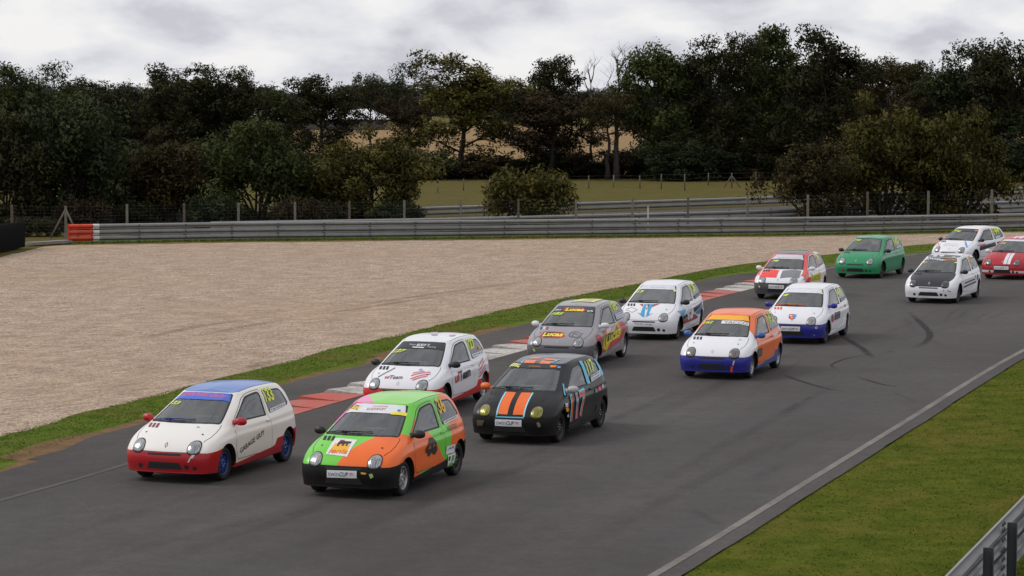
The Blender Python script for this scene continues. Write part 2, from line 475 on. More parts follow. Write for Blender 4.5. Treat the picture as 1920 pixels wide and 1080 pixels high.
# mown infield at the right of the track
GR = [p + Vector((0.12, -0.04)) for p in TR]
infield = strip('infield', jitter(GR, 0.06, 10), [p + Vector((26, -9)) for p in TR], -0.018, MATS['grass'])

# lines
strip('edge_line', [p + Vector((-0.22, 0.08)) for p in TR], [p + Vector((-0.10, 0.035)) for p in TR], 0.005, MATS['line'])
_sel = [p for p in TL if p.y < 46]
strip('edge_line', [p + Vector((0.02, 0)) for p in _sel], [p + Vector((0.13, -0.04)) for p in _sel], 0.005, MATS['edge_line'])
_sel = [p for p in TL if p.y > 88]
strip('edge_line', [p + Vector((0.02, 0)) for p in _sel], [p + Vector((0.14, -0.06)) for p in _sel], 0.005, MATS['line'])

# tyre marks on the asphalt
def mark(pix, w, mat, scale=4.085, ox=1450, oy=520, name='tyre_mark', parent=None, z=None):
    line = resample([tuple(ground(ox + u / scale, oy + v / scale).to_2d()) for u, v in pix], 0.25)
    n = len(line); vs = []; fade = []
    for i, p in enumerate(line):
        q, r_ = line[max(i - 1, 0)], line[min(i + 1, n - 1)]
        t = (r_ - q).normalized(); nn = Vector((-t.y, t.x))
        e = min(1.0, 3.0 * min(i, n - 1 - i) / n)
        for k, f in ((-1, 0.0), (-.55, .8), (0, 1.0), (.55, .8), (1, 0.0)):
            vs.append((p.x + nn.x * k * w * .46, p.y + nn.y * k * w * .46, MARKZ[0])); fade.append(f * e)
    fs = [(i * 5 + j, (i + 1) * 5 + j, (i + 1) * 5 + j + 1, i * 5 + j + 1) for i in range(n - 1) for j in range(4)]
    m = mesh_of('tyre_mark', vs, fs)
    at = m.attributes.new('fade', 'FLOAT', 'POINT'); at.data.foreach_set('value', fade)
    if z is not None: m.transform(Matrix.Translation((0, 0, z - MARKZ[0])))
    obj(name, m, mat, parent or track); MARKZ[0] += 0.0008
MARKZ = [0.0045]
mark([(510, 440), (590, 490), (680, 545), (735, 595), (775, 622)], 0.24, MATS['mark'])
mark([(1035, 260), (1085, 310), (1150, 370), (1195, 425), (1190, 470), (1130, 520), (1030, 548)], 0.24, MATS['mark'])
mark([(935, 565), (860, 575)], 0.10, MATS['mark'])
mark([(760, 590), (640, 605), (520, 635), (445, 672), (460, 690), (488, 707)], 0.10, MATS['mark'])
mark([(40, 735), (150, 775), (290, 820), (420, 855), (560, 878)], 0.15, MATS['mark'])
mark([(625, 758), (720, 788), (840, 822), (955, 842)], 0.12, MATS['mark'])
mark([(870, 850), (960, 900), (1060, 940), (1120, 975)], 0.16, MATS['faint'])
mark([(1300, 220), (1200, 285), (1090, 340), (950, 395), (780, 460), (660, 505)], 0.14, MATS['faint'])
mark([(1020, 270), (1020, 330), (1060, 390), (1120, 435)], 0.30, MATS['faint'])
mark([(1200, 470), (1270, 515), (1350, 550), (1430, 580)], 0.22, MATS['faint'])
mark([(1700, 240), (1560, 320), (1400, 375), (1200, 430), (1000, 470), (800, 500)], 0.12, MATS['faint'])
mark([(1880, 210), (1700, 300), (1560, 350), (1400, 400)], 0.14, MATS['faint'])
mark([(1440, 230), (1350, 290), (1320, 350)], 0.22, MATS['faint'])
mark([(1500, 240), (1430, 300), (1390, 320)], 0.26, MATS['faint'])
mark([(270, 600), (120, 700), (-150, 860)], 0.20, MATS['faint'])
mark([(400, 870), (200, 960), (40, 1060)], 0.16, MATS['faint'])
for pts, w in [([(1500, 815), (1420, 850), (1270, 925), (1060, 1040)], 0.4), ([(1240, 790), (900, 905), (620, 1010), (380, 1075)], 0.45),
               ([(900, 830), (560, 965), (260, 1060)], 0.45), ([(620, 940), (300, 1020), (120, 1070)], 0.4),
               ([(1300, 722), (1120, 800), (980, 860)], 0.3), ([(1480, 865), (1430, 890), (1400, 905)], 0.3),
               ([(1600, 700), (1480, 770), (1330, 850), (1200, 930)], 0.35), ([(470, 900), (250, 965), (60, 1020)], 0.5),
               ([(1530, 645), (1400, 700), (1200, 790)], 0.4), ([(1280, 945), (1330, 975), (1370, 1000)], 0.2), ([(1560, 800), (1500, 790), (1440, 800)], 0.15)]:
    mark(pts, w, MATS['faint'], 1.0, 0, 0)

def m_furrow():
    t = NT('gravel_furrow'); p = t.pos(); n = t.noise(p, 4, 4, 0.7)
    t.set(color=(0.23, 0.165, 0.115), rough=0.95, spec=0.1); fade_alpha(t.ramp(n, [(0.3, 0.10), (0.7, 0.42)]), t)
    return t.m
MATS['furrow'] = m_furrow()
for k, pts in enumerate([[(130, 490), (500, 440), (900, 355), (1300, 285), (1920, 200)], [(900, 460), (1300, 385), (1700, 310), (2300, 210)], [(1480, 860), (1700, 810), (1920, 750), (2200, 690)], [(2600, 130), (3300, 20), (4200, -110), (5200, -240)], [(2500, 180), (3300, 60), (4300, -90)]]):
    mark(pts, 0.5, MATS['furrow'], 6.4, 200, 560, 'furrow', gravel, -0.0365 + 0.0004 * k)

# ------------------------------------------------------------------ kerb: saw-tooth blocks
kerb = empty('kerb', (0, 0, 0)); tag(kerb, kind='structure')
kerb['label'] = 'red and white saw-tooth kerb along the gravel side of the track'
BLK = 1.29
def kerb_pts():
    s = 0.0; prev = None; out = []
    for p in TL:
        if prev is not None: s += (p - prev).length
        out.append((s, p)); prev = p
    return out
_kp = kerb_pts()
def along(s):
    for (s0, a), (s1, b) in zip(_kp, _kp[1:]):
        if s0 <= s <= s1: return a + (b - a) * ((s - s0) / max(s1 - s0, 1e-6)), (b - a).normalized()
    return _kp[-1][1], Vector((0, 1))
_red0 = min(_kp, key=lambda q: abs(q[1].y - 50.45))[0]
kz = random.Random(3)
for i in range(-2, 32):
    s0 = _red0 + i * BLK
    a, t = along(s0 + 0.015); b, t2 = along(s0 + BLK - 0.015)
    n1, n2 = Vector((-t.y, t.x)), Vector((-t2.y, t2.x))
    W = 0.84 + kz.uniform(-0.04, 0.04); hi = 0.085 + kz.uniform(-0.012, 0.012)
    q = [a - n1 * 0.02, b - n2 * 0.02, b + n2 * W, a + n1 * W]
    m1, m2 = a + n1 * W * 0.5, b + n2 * W * 0.5
    top = [(q[0], 0.012), (q[1], 0.010), (m2, 0.018), (m1, 0.046 + kz.uniform(-.006, .006)), (q[2], 0.022), (q[3], hi), (q[3] + n1 * 0.07, hi - 0.05), (q[2] + n2 * 0.07, 0.0)]
    vs = [(p.x, p.y, z) for p, z in top] + [(p.x, p.y, -0.05) for p, z in top]
    fs = [(0, 1, 2, 3), (3, 2, 4, 5), (5, 4, 7, 6), (0, 3, 11, 8), (3, 5, 13, 11), (5, 6, 14, 13), (1, 9, 10, 2), (2, 10, 12, 4), (4, 12, 15, 7), (0, 8, 9, 1), (6, 7, 15, 14)]
    obj('kerb_block', mesh_of('kerb_block', vs, fs), MATS['kerb_red'] if (i // 3) % 2 == 0 else MATS['kerb_white'], kerb)

# ------------------------------------------------------------------ steel barriers
def line_at(line):
    s = [0.0]
    for a, b in zip(line, line[1:]): s.append(s[-1] + (b - a).length)
    def f(d):
        d = max(0, min(d, s[-1]))
        for i in range(len(line) - 1):
            if s[i] <= d <= s[i + 1] + 1e-9:
                return line[i] + (line[i + 1] - line[i]) * ((d - s[i]) / max(s[i + 1] - s[i], 1e-9)), (line[i + 1] - line[i]).normalized()
    return f, s[-1]

def rail_mesh(name, f, s0, s1, prof, z0, side, n=3):      # profile (depth towards the traffic, height) swept along the line
    vs, fs = [], []; k = len(prof)
    for i in range(n + 1):
        p, t = f(s0 + (s1 - s0) * i / n); nn = Vector((t.y, -t.x)) * side
        for (d, z) in prof: q = p + nn * d; vs.append((q.x, q.y, z0 + z))
        for (d, z) in prof[::-1]: q = p + nn * (d - 0.006); vs.append((q.x, q.y, z0 + z))
    K = 2 * k
    for i in range(n):
        for j in range(K):
            fs.append((i * K + j, i * K + (j + 1) % K, (i + 1) * K + (j + 1) % K, (i + 1) * K + j))
    fs.append(tuple(range(K))[::-1]); fs.append(tuple(n * K + j for j in range(K)))
    m = mesh_of(name, vs, fs)
    bm = bmesh.new(); bm.from_mesh(m); bmesh.ops.recalc_face_normals(bm, faces=bm.faces); bm.to_mesh(m); bm.free()
    return m

HUMP = [(0.0, 0.0), (0.0, 0.028), (0.045, 0.058), (0.098, 0.088), (0.106, 0.104), (0.106, 0.158), (0.098, 0.172), (0.05, 0.188), (0.0, 0.200), (0.0, 0.207)]
WBEAM = [(0.012, 0.0), (0.03, 0.012), (0.083, 0.05), (0.083, 0.088), (0.01, 0.135), (0.0, 0.155), (0.01, 0.175), (0.083, 0.222), (0.083, 0.26), (0.03, 0.298), (0.012, 0.31)]

def bolt_mesh():
    m = MB(); m.lathe([(0, 0.024), (0.014, 0.022), (0.02, 0.0)], 6, 'Z')
    return m.mesh('bolt')
BOLT = bolt_mesh(); BOLT.materials.append(MATS['post'])
def bolt(parent, p, nrm, s=1.0):
    o = bpy.data.objects.new('bolt', BOLT); o.location = p; o.rotation_euler = Vector(nrm).to_track_quat('Z', 'Y').to_euler(); o.scale = (s, s, s)
    link(o, parent)

barrier = empty('steel_barrier', label='long grey three-rail steel barrier behind the gravel bed with red end', cat='barrier')
fb, Lb = line_at(BL_)
RED, WHT = 3.05 * 0.36, 0.0
_u = [ground(129, 454.5), ground(174, 453.7), ground(186, 453.5)]
dR, dW = (_u[1] - _u[0]).length, (_u[2] - _u[0]).length
RZ = [0.035, 0.295, 0.555]
for z in RZ:
    obj('rail', rail_mesh('rail', fb, 0.0, dR, HUMP, z, 1, 1), MATS['rail_red'], barrier, label=None)
    obj('rail', rail_mesh('rail', fb, dR, dW, HUMP, z, 1, 1), MATS['rail_white'], barrier)
    s = dW; k = 0
    while s < Lb - 0.5:
        e = min(s + 4.0, Lb)
        obj('rail', rail_mesh('rail', fb, s + 0.002, e - 0.002, HUMP, z + (0.003 if k % 2 else 0.0), 1, 4), MATS['galv'], barrier)
        s = e; k += 1
# closing plate at the red end, top cap strip
p0, t0 = fb(0.0)
nn0 = Vector((t0.y, -t0.x))
MB().box((p0.x - t0.x * 0.02 + nn0.x * 0.03, p0.y + nn0.y * 0.03, 0.40), (0.05, 0.14, 0.76)).build('end_plate', MATS['rail_red'], barrier)
s = 1.0
pm = MB(); pm.box((0, 0, 0.36), (0.10, 0.055, 0.78)); PM = pm.mesh('post'); PM.materials.append(MATS['post'])
while s < Lb:
    p, t = fb(s); nn = Vector((t.y, -t.x))
    o = bpy.data.objects.new('post', PM); o.location = (p.x - nn.x * 0.05, p.y - nn.y * 0.05, 0); o.rotation_euler = (0, 0, math.atan2(t.y, t.x)); link(o, barrier)
    for z in RZ: bolt(barrier, (p.x + nn.x * 0.107, p.y + nn.y * 0.107, z + 0.130), (nn.x, nn.y, 0), 1.5)
    s += 2.0

# the two barriers of the other track section behind the fence
def far_barrier(pix, h, rails, label, post_step):
    line = []
    for u, v in pix:
        p = ground(u, v, h); line.append(p.to_2d())
    ext = line[0] - (line[1] - line[0]).normalized() * 4
    line = resample([tuple(p) for p in [ext] + line + [line[-1] + (line[-1] - line[-2]).normalized() * 18]], 1.0)
    f, L = line_at(line)
    b = empty('steel_barrier', label=label, cat='barrier')
    hz = h / rails
    prof = [(d, z * hz / 0.24) for d, z in HUMP]
    for k in range(rails):
        s = 0.0
        while s < L - 0.2:
            e = min(s + 4.0, L)
            obj('rail', rail_mesh('rail', f, s + 0.004, e - 0.004, prof, k * hz + 0.02, 1, 2), MATS['galv'], b); s = e
    s = 0.5
    m = MB(); m.box((0, 0, h / 2), (0.09, 0.06, h)); pmm = m.mesh('post'); pmm.materials.append(MATS['post'])
    while s < L:
        p, t = f(s); nn = Vector((t.y, -t.x))
        o = bpy.data.objects.new('post', pmm); o.location = (p.x - nn.x * 0.04, p.y - nn.y * 0.04, 0.02); o.rotation_euler = (0, 0, math.atan2(t.y, t.x)); link(o, b)
        s += post_step
    return line
fl1 = far_barrier([(560, 412), (775, 408.5), (1100, 401), (1480, 391), (1881, 376)], 0.75, 3, 'nearer grey barrier of the other track, just above the long front barrier', 2.6)
fl2 = far_barrier([(190, 402), (480, 395), (781, 387.4), (916, 383), (1082, 378.7), (1480, 366), (1864, 352)], 0.50, 2, 'far low grey barrier in front of the meadow', 4.0)
strip('road', [p + Vector((0, 0.8)) for p in at_frac(fl1, 80)], [p + Vector((0, -1.6)) for p in at_frac(fl2, 80)], -0.03, MATS['track'])

# near barrier at the lower right, seen from behind
nb = empty('steel_barrier', label='close grey steel barrier with dark posts in the bottom right corner', cat='barrier')
q0, q1 = ground(1778, 1080, 0.80).to_2d(), ground(1920, 934, 0.80).to_2d()
d_ = (q1 - q0).normalized()
NBL = [q0 - d_ * 26, q0, q1, q1 + d_ * 26]
fn, Ln = line_at(NBL)
sj = 26.0 + (ground(1880, 975, 0.8).to_2d() - q0).length
for k, z in enumerate((0.02, 0.245, 0.49)):
    s = sj - 24.0
    while s < Ln:
        obj('rail', rail_mesh('rail', fn, max(s, 0) + 0.002, min(s + 4.0, Ln) - 0.002, WBEAM, z, -1, 2), MATS['galv'], nb); s += 4.0
pm = MB()
pm.box((0.02, 0, 0.37), (0.125, 0.010, 0.78)); pm.box((-0.037, -0.028, 0.37), (0.010, 0.045, 0.78)); pm.box((0.077, -0.028, 0.37), (0.010, 0.045, 0.78))
PM2 = pm.mesh('post'); PM2.materials.append(MATS['post'])
s = sj - 22 + 0.22
while s < Ln:
    p, t = fn(s); nn = Vector((t.y, -t.x))
    o = bpy.data.objects.new('post', PM2); o.location = (p.x + nn.x * 0.075, p.y + nn.y * 0.075, -0.02); o.rotation_euler = (0, 0, math.atan2(nn.y, nn.x)); link(o, nb)
    s += 2.0
p, t = fn(sj); nn = Vector((t.y, -t.x))
for z in (0.08, 0.20, 0.31, 0.43, 0.56, 0.68, 0.76):
    for ds in (-0.12, 0.02):
        q = p + t * ds
        bolt(nb, (q.x + nn.x * 0.012, q.y + nn.y * 0.012, z), (nn.x, nn.y, 0.1), 1.3)

# tyre wall wrapped in black belting at the left edge
tw = empty('tyre_wall', label='tyre wall wrapped in black belting at the left edge of the gravel', cat='tyre wall')
a2, b2 = ground(-150, 503).to_2d(), ground(46, 463).to_2d()
dd = (b2 - a2).normalized(); nn = Vector((dd.y, -dd.x)); Lw = (b2 - a2).length
k = 0; s = 0.0
while s < Lw - 0.3:
    m = MB()
    for j in range(3):
        c = a2 + dd * (s + 0.30) - nn * 0.35
        m.lathe([(0.02 + j * 0.33, 0.26), (0.0 + j * 0.33, 0.29), (0.06 + j * 0.33, 0.325), (0.16 + j * 0.33, 0.335), (0.26 + j * 0.33, 0.325), (0.32 + j * 0.33, 0.29), (0.30 + j * 0.33, 0.26)], 20, 'Z', (c.x, c.y, 0))
    m.build('tyre_stack', MATS['black_belt'], tw); s += 0.64
m = MB()
vs, fs = [], []
nseg = 24
for i in range(nseg + 1):
    c = a2 + dd * (Lw * i / nseg)
    for d, z in ((0.02, 0.0), (0.035 + 0.01 * math.sin(i * 1.7), 0.35), (0.03, 0.72), (0.02, 1.02), (-0.06, 1.06)):
        vs.append((c.x + nn.x * d, c.y + nn.y * d, z))
for i in range(nseg):
    for j in range(4): fs.append((i * 5 + j, (i + 1) * 5 + j, (i + 1) * 5 + j + 1, i * 5 + j + 1))
m.add(vs, fs, True); m.build('belting', MATS['black_belt'], tw)
a3, b3 = ground(52, 459.5).to_2d(), ground(126, 455).to_2d()
dd = (b3 - a3)
sl = MB(); sl.box(((a3.x + b3.x) / 2, (a3.y + b3.y) / 2 + 0.3, 0.05), (dd.length, 0.5, 0.10), Matrix.Rotation(math.atan2(dd.y, dd.x), 3, 'Z'))
sl.build('concrete_slab', MATS['slab'], None, label='low grey concrete slab between the black tyre wall and the red barrier end', cat='slab')

# ------------------------------------------------------------------ wire fence behind the barrier
fence = empty('wire_fence', label='wire mesh fence on pale concrete posts behind the long steel barrier', cat='fence')
FP = [(22, 384), (123, 386), (238, 383), (345, 381.5), (447, 380), (553, 378.5), (655, 377), (758, 375.5), (864, 373.5), (972, 373), (1080, 377), (1186, 371), (1290, 370), (1402, 367), (1515, 365), (1627, 359.5), (1741, 358), (1860, 355)]
flb, _ = line_at(off(BL_, 3.6))
fpos = []
for u, v in FP:
    best = None
    # the fence stands about 3.6 m behind the barrier: intersect the pixel's bearing with that line
    ln = off(BL_, 3.6); ln = [ln[0] + (ln[0] - ln[4]).normalized() * d for d in (16, 8, 3)] + ln
    o, d = pixel_ray(u, v)
    for a, b in zip(ln, ln[1:]):
        e = b - a; den = d.x * e.y - d.y * e.x
        if abs(den) < 1e-9: continue
        k = (a.x * e.y - a.y * e.x) / den; w = (a.x * d.y - a.y * d.x) / den
        if 0 <= w <= 1 and k > 0: best = o + d * k
    if best is not None: fpos.append(best)
for i, p in enumerate(fpos):
    h = p.z
    m = MB(); r_ = 0.055
    m.add([(p.x - r_, p.y - r_, -0.05), (p.x + r_, p.y - r_, -0.05), (p.x + r_, p.y + r_, -0.05), (p.x - r_, p.y + r_, -0.05), (p.x - r_ * .9, p.y - r_ * .9, h), (p.x + r_ * .9, p.y - r_ * .9, h), (p.x + r_ * .9, p.y + r_ * .9, h), (p.x - r_ * .9, p.y + r_ * .9, h)],
          [(0, 1, 5, 4), (1, 2, 6, 5), (2, 3, 7, 6), (3, 0, 4, 7), (4, 5, 6, 7)])
    m.build('fence_post', MATS['concrete'] if i % 3 else MATS['wood_post'], fence)
    if i == 1:
        for sx in (-1, 1):
            MB().tube([(p.x, p.y, h - 0.15), (p.x + sx * 0.62, p.y - 0.25, 0)], 0.045, 6).build('brace', MATS['wood_post'], fence)
for a, b in zip(fpos, fpos[1:]):
    m = MB(); L = (b - a).length; n = 9
    for j in range(10):
        f = 0.06 + 0.9 * j / 9
        m.tube([(a.x, a.y + 0.06, a.z * f), ((a.x + b.x) / 2, (a.y + b.y) / 2 + 0.06, (a.z + b.z) / 2 * f - 0.01), (b.x, b.y + 0.06, b.z * f)], 0.002, 3, cap=False)
    for j in range(1, 15):
        q = a + (b - a) * (j / 15)
        m.tube([(q.x, q.y + 0.065, 0.06 * q.z), (q.x, q.y + 0.065, 0.96 * q.z)], 0.0016, 3, cap=False)
    m.build('wire_mesh', MATS['wire'], fence)
# white marker stake by the fence
p = ground(1215, 437); o = at_depth(1215, 387, p.y + 3)
MB().box((o.x, o.y, o.z / 2), (0.07, 0.05, o.z)).build('marker_stake', MATS['rail_white'], None, label='thin white marker stake just behind the long barrier', cat='stake')

# pasture fence along the meadow
pf = empty('pasture_fence', label='row of thin wooden posts with wire in front of the dark wood', cat='fence')
pp = []
for u, v0, v1 in [(821, 337, 360), (869, 335, 356), (918, 335, 356), (1056, 330, 353), (1104, 329, 352), (1150, 328, 350), (1200, 329, 352), (1240, 326, 353), (1284, 326, 356), (1328, 324, 346), (1372, 324, 351), (1418, 322, 352), (1462, 321, 349), (1510, 320, 347), (1895, 309, 333)]:
    p = ground(u, v1); t = at_depth(u, v0, p.y); pp.append((p, t.z))
    MB().tube([(p.x, p.y, -0.1), (p.x + rng.uniform(-.03, .03), p.y, t.z)], [0.05, 0.045], 6).build('fence_post', MATS['wood_post'] if rng.random() < 0.6 else MATS['concrete'], pf)
    if u == 1372:
        for sx in (-1, 1):
            MB().tube([(p.x, p.y, t.z - 0.2), (p.x + sx * 0.55, p.y - 0.2, 0)], 0.04, 6).build('brace', MATS['wood_post'], pf)
for (a, ha), (b, hb) in zip(pp, pp[1:]):
    m = MB()
    for f in (0.35, 0.65, 0.95):
        m.tube([(a.x, a.y - 0.05, ha * f), (b.x, b.y - 0.05, hb * f)], 0.004, 3, cap=False)
    m.build('wire', MATS['wire'], pf)

# dry maize field behind the wood's edge, barn with pale roof far left
obj('field', mesh_of('field', [(-260, 212, 0.0), (260, 216, 0.0), (420, 545, 0.0), (-420, 545, 0.0)], [(0, 1, 2, 3)]), MATS['field'], kind='structure')
barn = empty('barn', label='long low barn with pale sheet roof far off between the trees', cat='barn')
D_b = 480
xa, xb = at_depth(470, 215, D_b).x, at_depth(727, 215, D_b).x
ze, zr = at_depth(600, 223, D_b).z, at_depth(600, 209.5, D_b).z
cx, Lx = (xa + xb) / 2, xb - xa
MB().box((cx, D_b + 6, ze / 2), (Lx - 0.6, 11.2, ze)).build('wall', MATS['barn_wall'], barn)
vs = [(xa, D_b, ze), (xb, D_b, ze), (xb - 3.2, D_b + 6, zr + 0.5), (xa, D_b + 6, zr + 0.5), (xb, D_b + 12, ze), (xa, D_b + 12, ze)]
vs2 = [(x, y, z - 0.12) for x, y, z in vs]
obj('roof', mesh_of('roof', vs + vs2, [(0, 1, 2, 3), (3, 2, 4, 5), (1, 4, 2), (0, 6, 7, 1), (1, 7, 10, 4), (5, 4, 10, 11), (3, 5, 11, 9), (0, 3, 9, 6)]), MATS['barn_roof'], barn)
for i in range(9):
    x = xa + 2 + i * (Lx - 4) / 8
    MB().box((x, D_b + 0.36, ze * 0.45), (1.6, 0.1, ze * 0.7)).build('door', MATS['post'], barn)

# ------------------------------------------------------------------ loose stones and grass blades
def pt_in(poly, x, y):
    c = False; j = len(poly) - 1
    for i in range(len(poly)):
        xi, yi = poly[i]; xj, yj = poly[j]
        if (yi > y) != (yj > y) and x < (xj - xi) * (y - yi) / (yj - yi) + xi: c = not c
        j = i
    return c

def between(A, B, n, r, e=(0.0, 1.0)):
    out = []
    def even(L, m):                                        # m evenly spaced points along a polyline
        f, tot = line_at(L); return [f(tot * i / (m - 1))[0] for i in range(m)]
    A, B = even(A, 160), even(B, 160)
    for _ in range(n):
        k = r.random() * 158.99; i = int(k); f = k - i; w = r.uniform(*e)
        a = A[i] + (A[i + 1] - A[i]) * f; b = B[i] + (B[i + 1] - B[i]) * f
        out.append(a + (b - a) * w)
    return out

def blades(name, pts, hmin, hmax, wid, mat, z, seed, label):
    r = np.random.RandomState(seed); n = len(pts)
    P = np.array([(p.x, p.y) for p in pts]); th = r.rand(n) * 6.283; h = hmin + (hmax - hmin) * r.rand(n) ** 1.6; w = wid * (0.6 + 0.8 * r.rand(n))
    dx, dy = np.cos(th) * w, np.sin(th) * w
    lx, ly = r.randn(n) * h * 1.3, r.randn(n) * h * 1.3
    V = np.empty((n, 3, 3)); V[:, 0] = np.stack([P[:, 0] - dx, P[:, 1] - dy, np.full(n, z)], 1); V[:, 1] = np.stack([P[:, 0] + dx, P[:, 1] + dy, np.full(n, z)], 1); V[:, 2] = np.stack([P[:, 0] + lx, P[:, 1] + ly, z + h], 1)
    m = bpy.data.meshes.new(name)
    m.vertices.add(3 * n); m.vertices.foreach_set('co', V.ravel())
    m.loops.add(3 * n); m.loops.foreach_set('vertex_index', np.arange(3 * n, dtype=np.int32))
    m.polygons.add(n); m.polygons.foreach_set('loop_start', np.arange(0, 3 * n, 3, dtype=np.int32))
    m.update(calc_edges=True)
    return obj(name, m, mat, kind='stuff', label=label, cat='grass')
if FULL:
    r_ = random.Random(11)
    GRs = [p for p in GR if 24 < p.y < 95]
    blades('grass', between(GRs, [p + Vector((9, -3.2)) for p in GRs], 170000, r_, (0.0, 1.0)), 0.008, 0.028, 0.010, MATS['grass'], -0.02, 1, 'short mown grass covering the infield right of the track')
    sel = [i for i, p in enumerate(GL) if 30 < p.y < 112]
    GHs = at_frac(GH, len(GL))
    blades('grass', between([GL[i] for i in sel], [GHs[i] for i in sel], 75000, r_, (0.28, 1.03)), 0.008, 0.028, 0.013, MATS['verge'], -0.025, 2, 'short green grass strip between the gravel bed and the track')
    bl = off(BL_, -0.75); bl2 = off(BL_, 0.5)
    blades('grass', between(bl, bl2, 16000, r_), 0.03, 0.13, 0.018, MATS['verge'], -0.045, 3, 'rough grass growing along the foot of the long steel barrier')
    # stones
    st = []
    gn, gf = g_near[3:], [p for p in resample([tuple(p) for p in g_far], 0.5) if p.x > -30]
    pts = between(gn, gf, 15000, r_, (0.02, 0.98))
    rs = np.random.RandomState(5); n = len(pts)
    base = np.array([(1, 0, 0), (0, 1, 0), (-1, 0, 0), (0, -1, 0), (0, 0, .7), (0, 0, -.7)], float)
    fc = np.array([(0, 1, 4), (1, 2, 4), (2, 3, 4), (3, 0, 4), (1, 0, 5), (2, 1, 5), (3, 2, 5), (0, 3, 5)])
    sz = 0.012 + 0.022 * rs.rand(n) ** 2.2; th = rs.rand(n) * 6.28
    V = base[None] * (1 + 0.5 * (rs.rand(n, 6, 1) - .5)) * sz[:, None, None]
    c, s_ = np.cos(th)[:, None], np.sin(th)[:, None]
    X = V[:, :, 0] * c - V[:, :, 1] * s_; Y = V[:, :, 0] * s_ + V[:, :, 1] * c
    P = np.array([(p.x, p.y) for p in pts])
    V = np.stack([X + P[:, :1], Y + P[:, 1:], V[:, :, 2] - 0.040 + sz[:, None] * 0.15], 2).reshape(-1, 3)
    Fc = (fc[None] + (np.arange(n) * 6)[:, None, None]).reshape(-1, 3)
    m = bpy.data.meshes.new('loose_stones'); m.from_pydata(V.tolist(), [], Fc.tolist()); m.update()
    obj('loose_stones', m, MATS['stone'], kind='stuff', label='loose pale stones lying on the gravel bed', cat='gravel')

# ------------------------------------------------------------------ trees
def m_leaf(name, dark, mid, light, var=1.0, scale=0.55):
    t = NT(name); p = t.pos()
    info = t.node('ShaderNodeObjectInfo')
    n = t.noise(p, scale, 4, 0.6); n2 = t.noise(p, 7.0, 2, 0.6)
    f = t.math('ADD', t.math('MULTIPLY', n, 0.65), t.math('MULTIPLY', n2, 0.35))
    col = t.ramp(f, [(0.34, dark), (0.5, mid), (0.68, light)])
    col = t.mix(1.0, col, t.ramp(info.outputs['Random'], [(0, 0.82), (1, 1.18)]), 'MULTIPLY')
    t.set(color=col, rough=0.75, spec=0.2)
    tr = t.node('ShaderNodeBsdfTranslucent'); t.l.new(col, tr.inputs[0])
    mx = t.node('ShaderNodeMixShader'); mx.inputs[0].default_value = 0.22
    t.l.new(t.b.outputs[0], mx.inputs[1]); t.l.new(tr.outputs[0], mx.inputs[2]); t.l.new(mx.outputs[0], t.out.inputs[0])
    MATS[name] = t.m
m_leaf('dark_oak_leaves', (0.024, 0.024, 0.010), (0.042, 0.042, 0.015), (0.072, 0.068, 0.021))
m_leaf('green_leaves', (0.030, 0.042, 0.012), (0.060, 0.076, 0.019), (0.100, 0.114, 0.028))
m_leaf('deep_green_leaves', (0.020, 0.030, 0.013), (0.035, 0.048, 0.017), (0.056, 0.070, 0.023))
m_leaf('olive_leaves', (0.048, 0.044, 0.011), (0.090, 0.080, 0.016), (0.150, 0.128, 0.023))
m_leaf('brown_leaves', (0.040, 0.031, 0.012), (0.070, 0.054, 0.018), (0.108, 0.082, 0.025))
m_leaf('rust_leaves', (0.030, 0.022, 0.012), (0.050, 0.035, 0.016), (0.076, 0.052, 0.022))
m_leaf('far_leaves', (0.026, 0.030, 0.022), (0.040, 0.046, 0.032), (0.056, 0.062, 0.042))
MATS['bark'] = plain('bark', (0.035, 0.028, 0.022), 0.95, vary=0.5, scale=5)
MATS['pale_bark'] = plain('pale_dead_bark', (0.10, 0.085, 0.075), 0.95, vary=0.4, scale=5)

def branch(mb, p, d, L, r0, depth, r, tips, droop=0.0, spread=0.75, kids=(2, 4)):
    pts = [p]; rad = [r0]; n = 4
    for i in range(1, n + 1):
        d = (d + Vector((r.uniform(-1, 1), r.uniform(-1, 1), r.uniform(-0.6, 0.8) - droop)) * 0.20).normalized()
        pts.append(pts[-1] + d * (L / n)); rad.append(r0 * (1 - 0.55 * i / n))
    mb.tube(pts, rad, 6 if depth > 1 else 4, cap=False)
    if depth == 0:
        tips.append((pts[-1], L)); return
    tips.append((pts[-1], L * 0.8))
    for _ in range(r.randint(*kids)):
        i = r.randint(2, n); th = r.uniform(0, 6.283)
        perp = Vector((math.cos(th), math.sin(th), r.uniform(-0.25, 0.55)))
        nd = (d * (1 - spread * 0.6) + perp * spread).normalized()
        branch(mb, pts[i], nd, L * r.uniform(0.52, 0.78), rad[i] * 0.62, depth - 1, r, tips, droop, spread, kids)

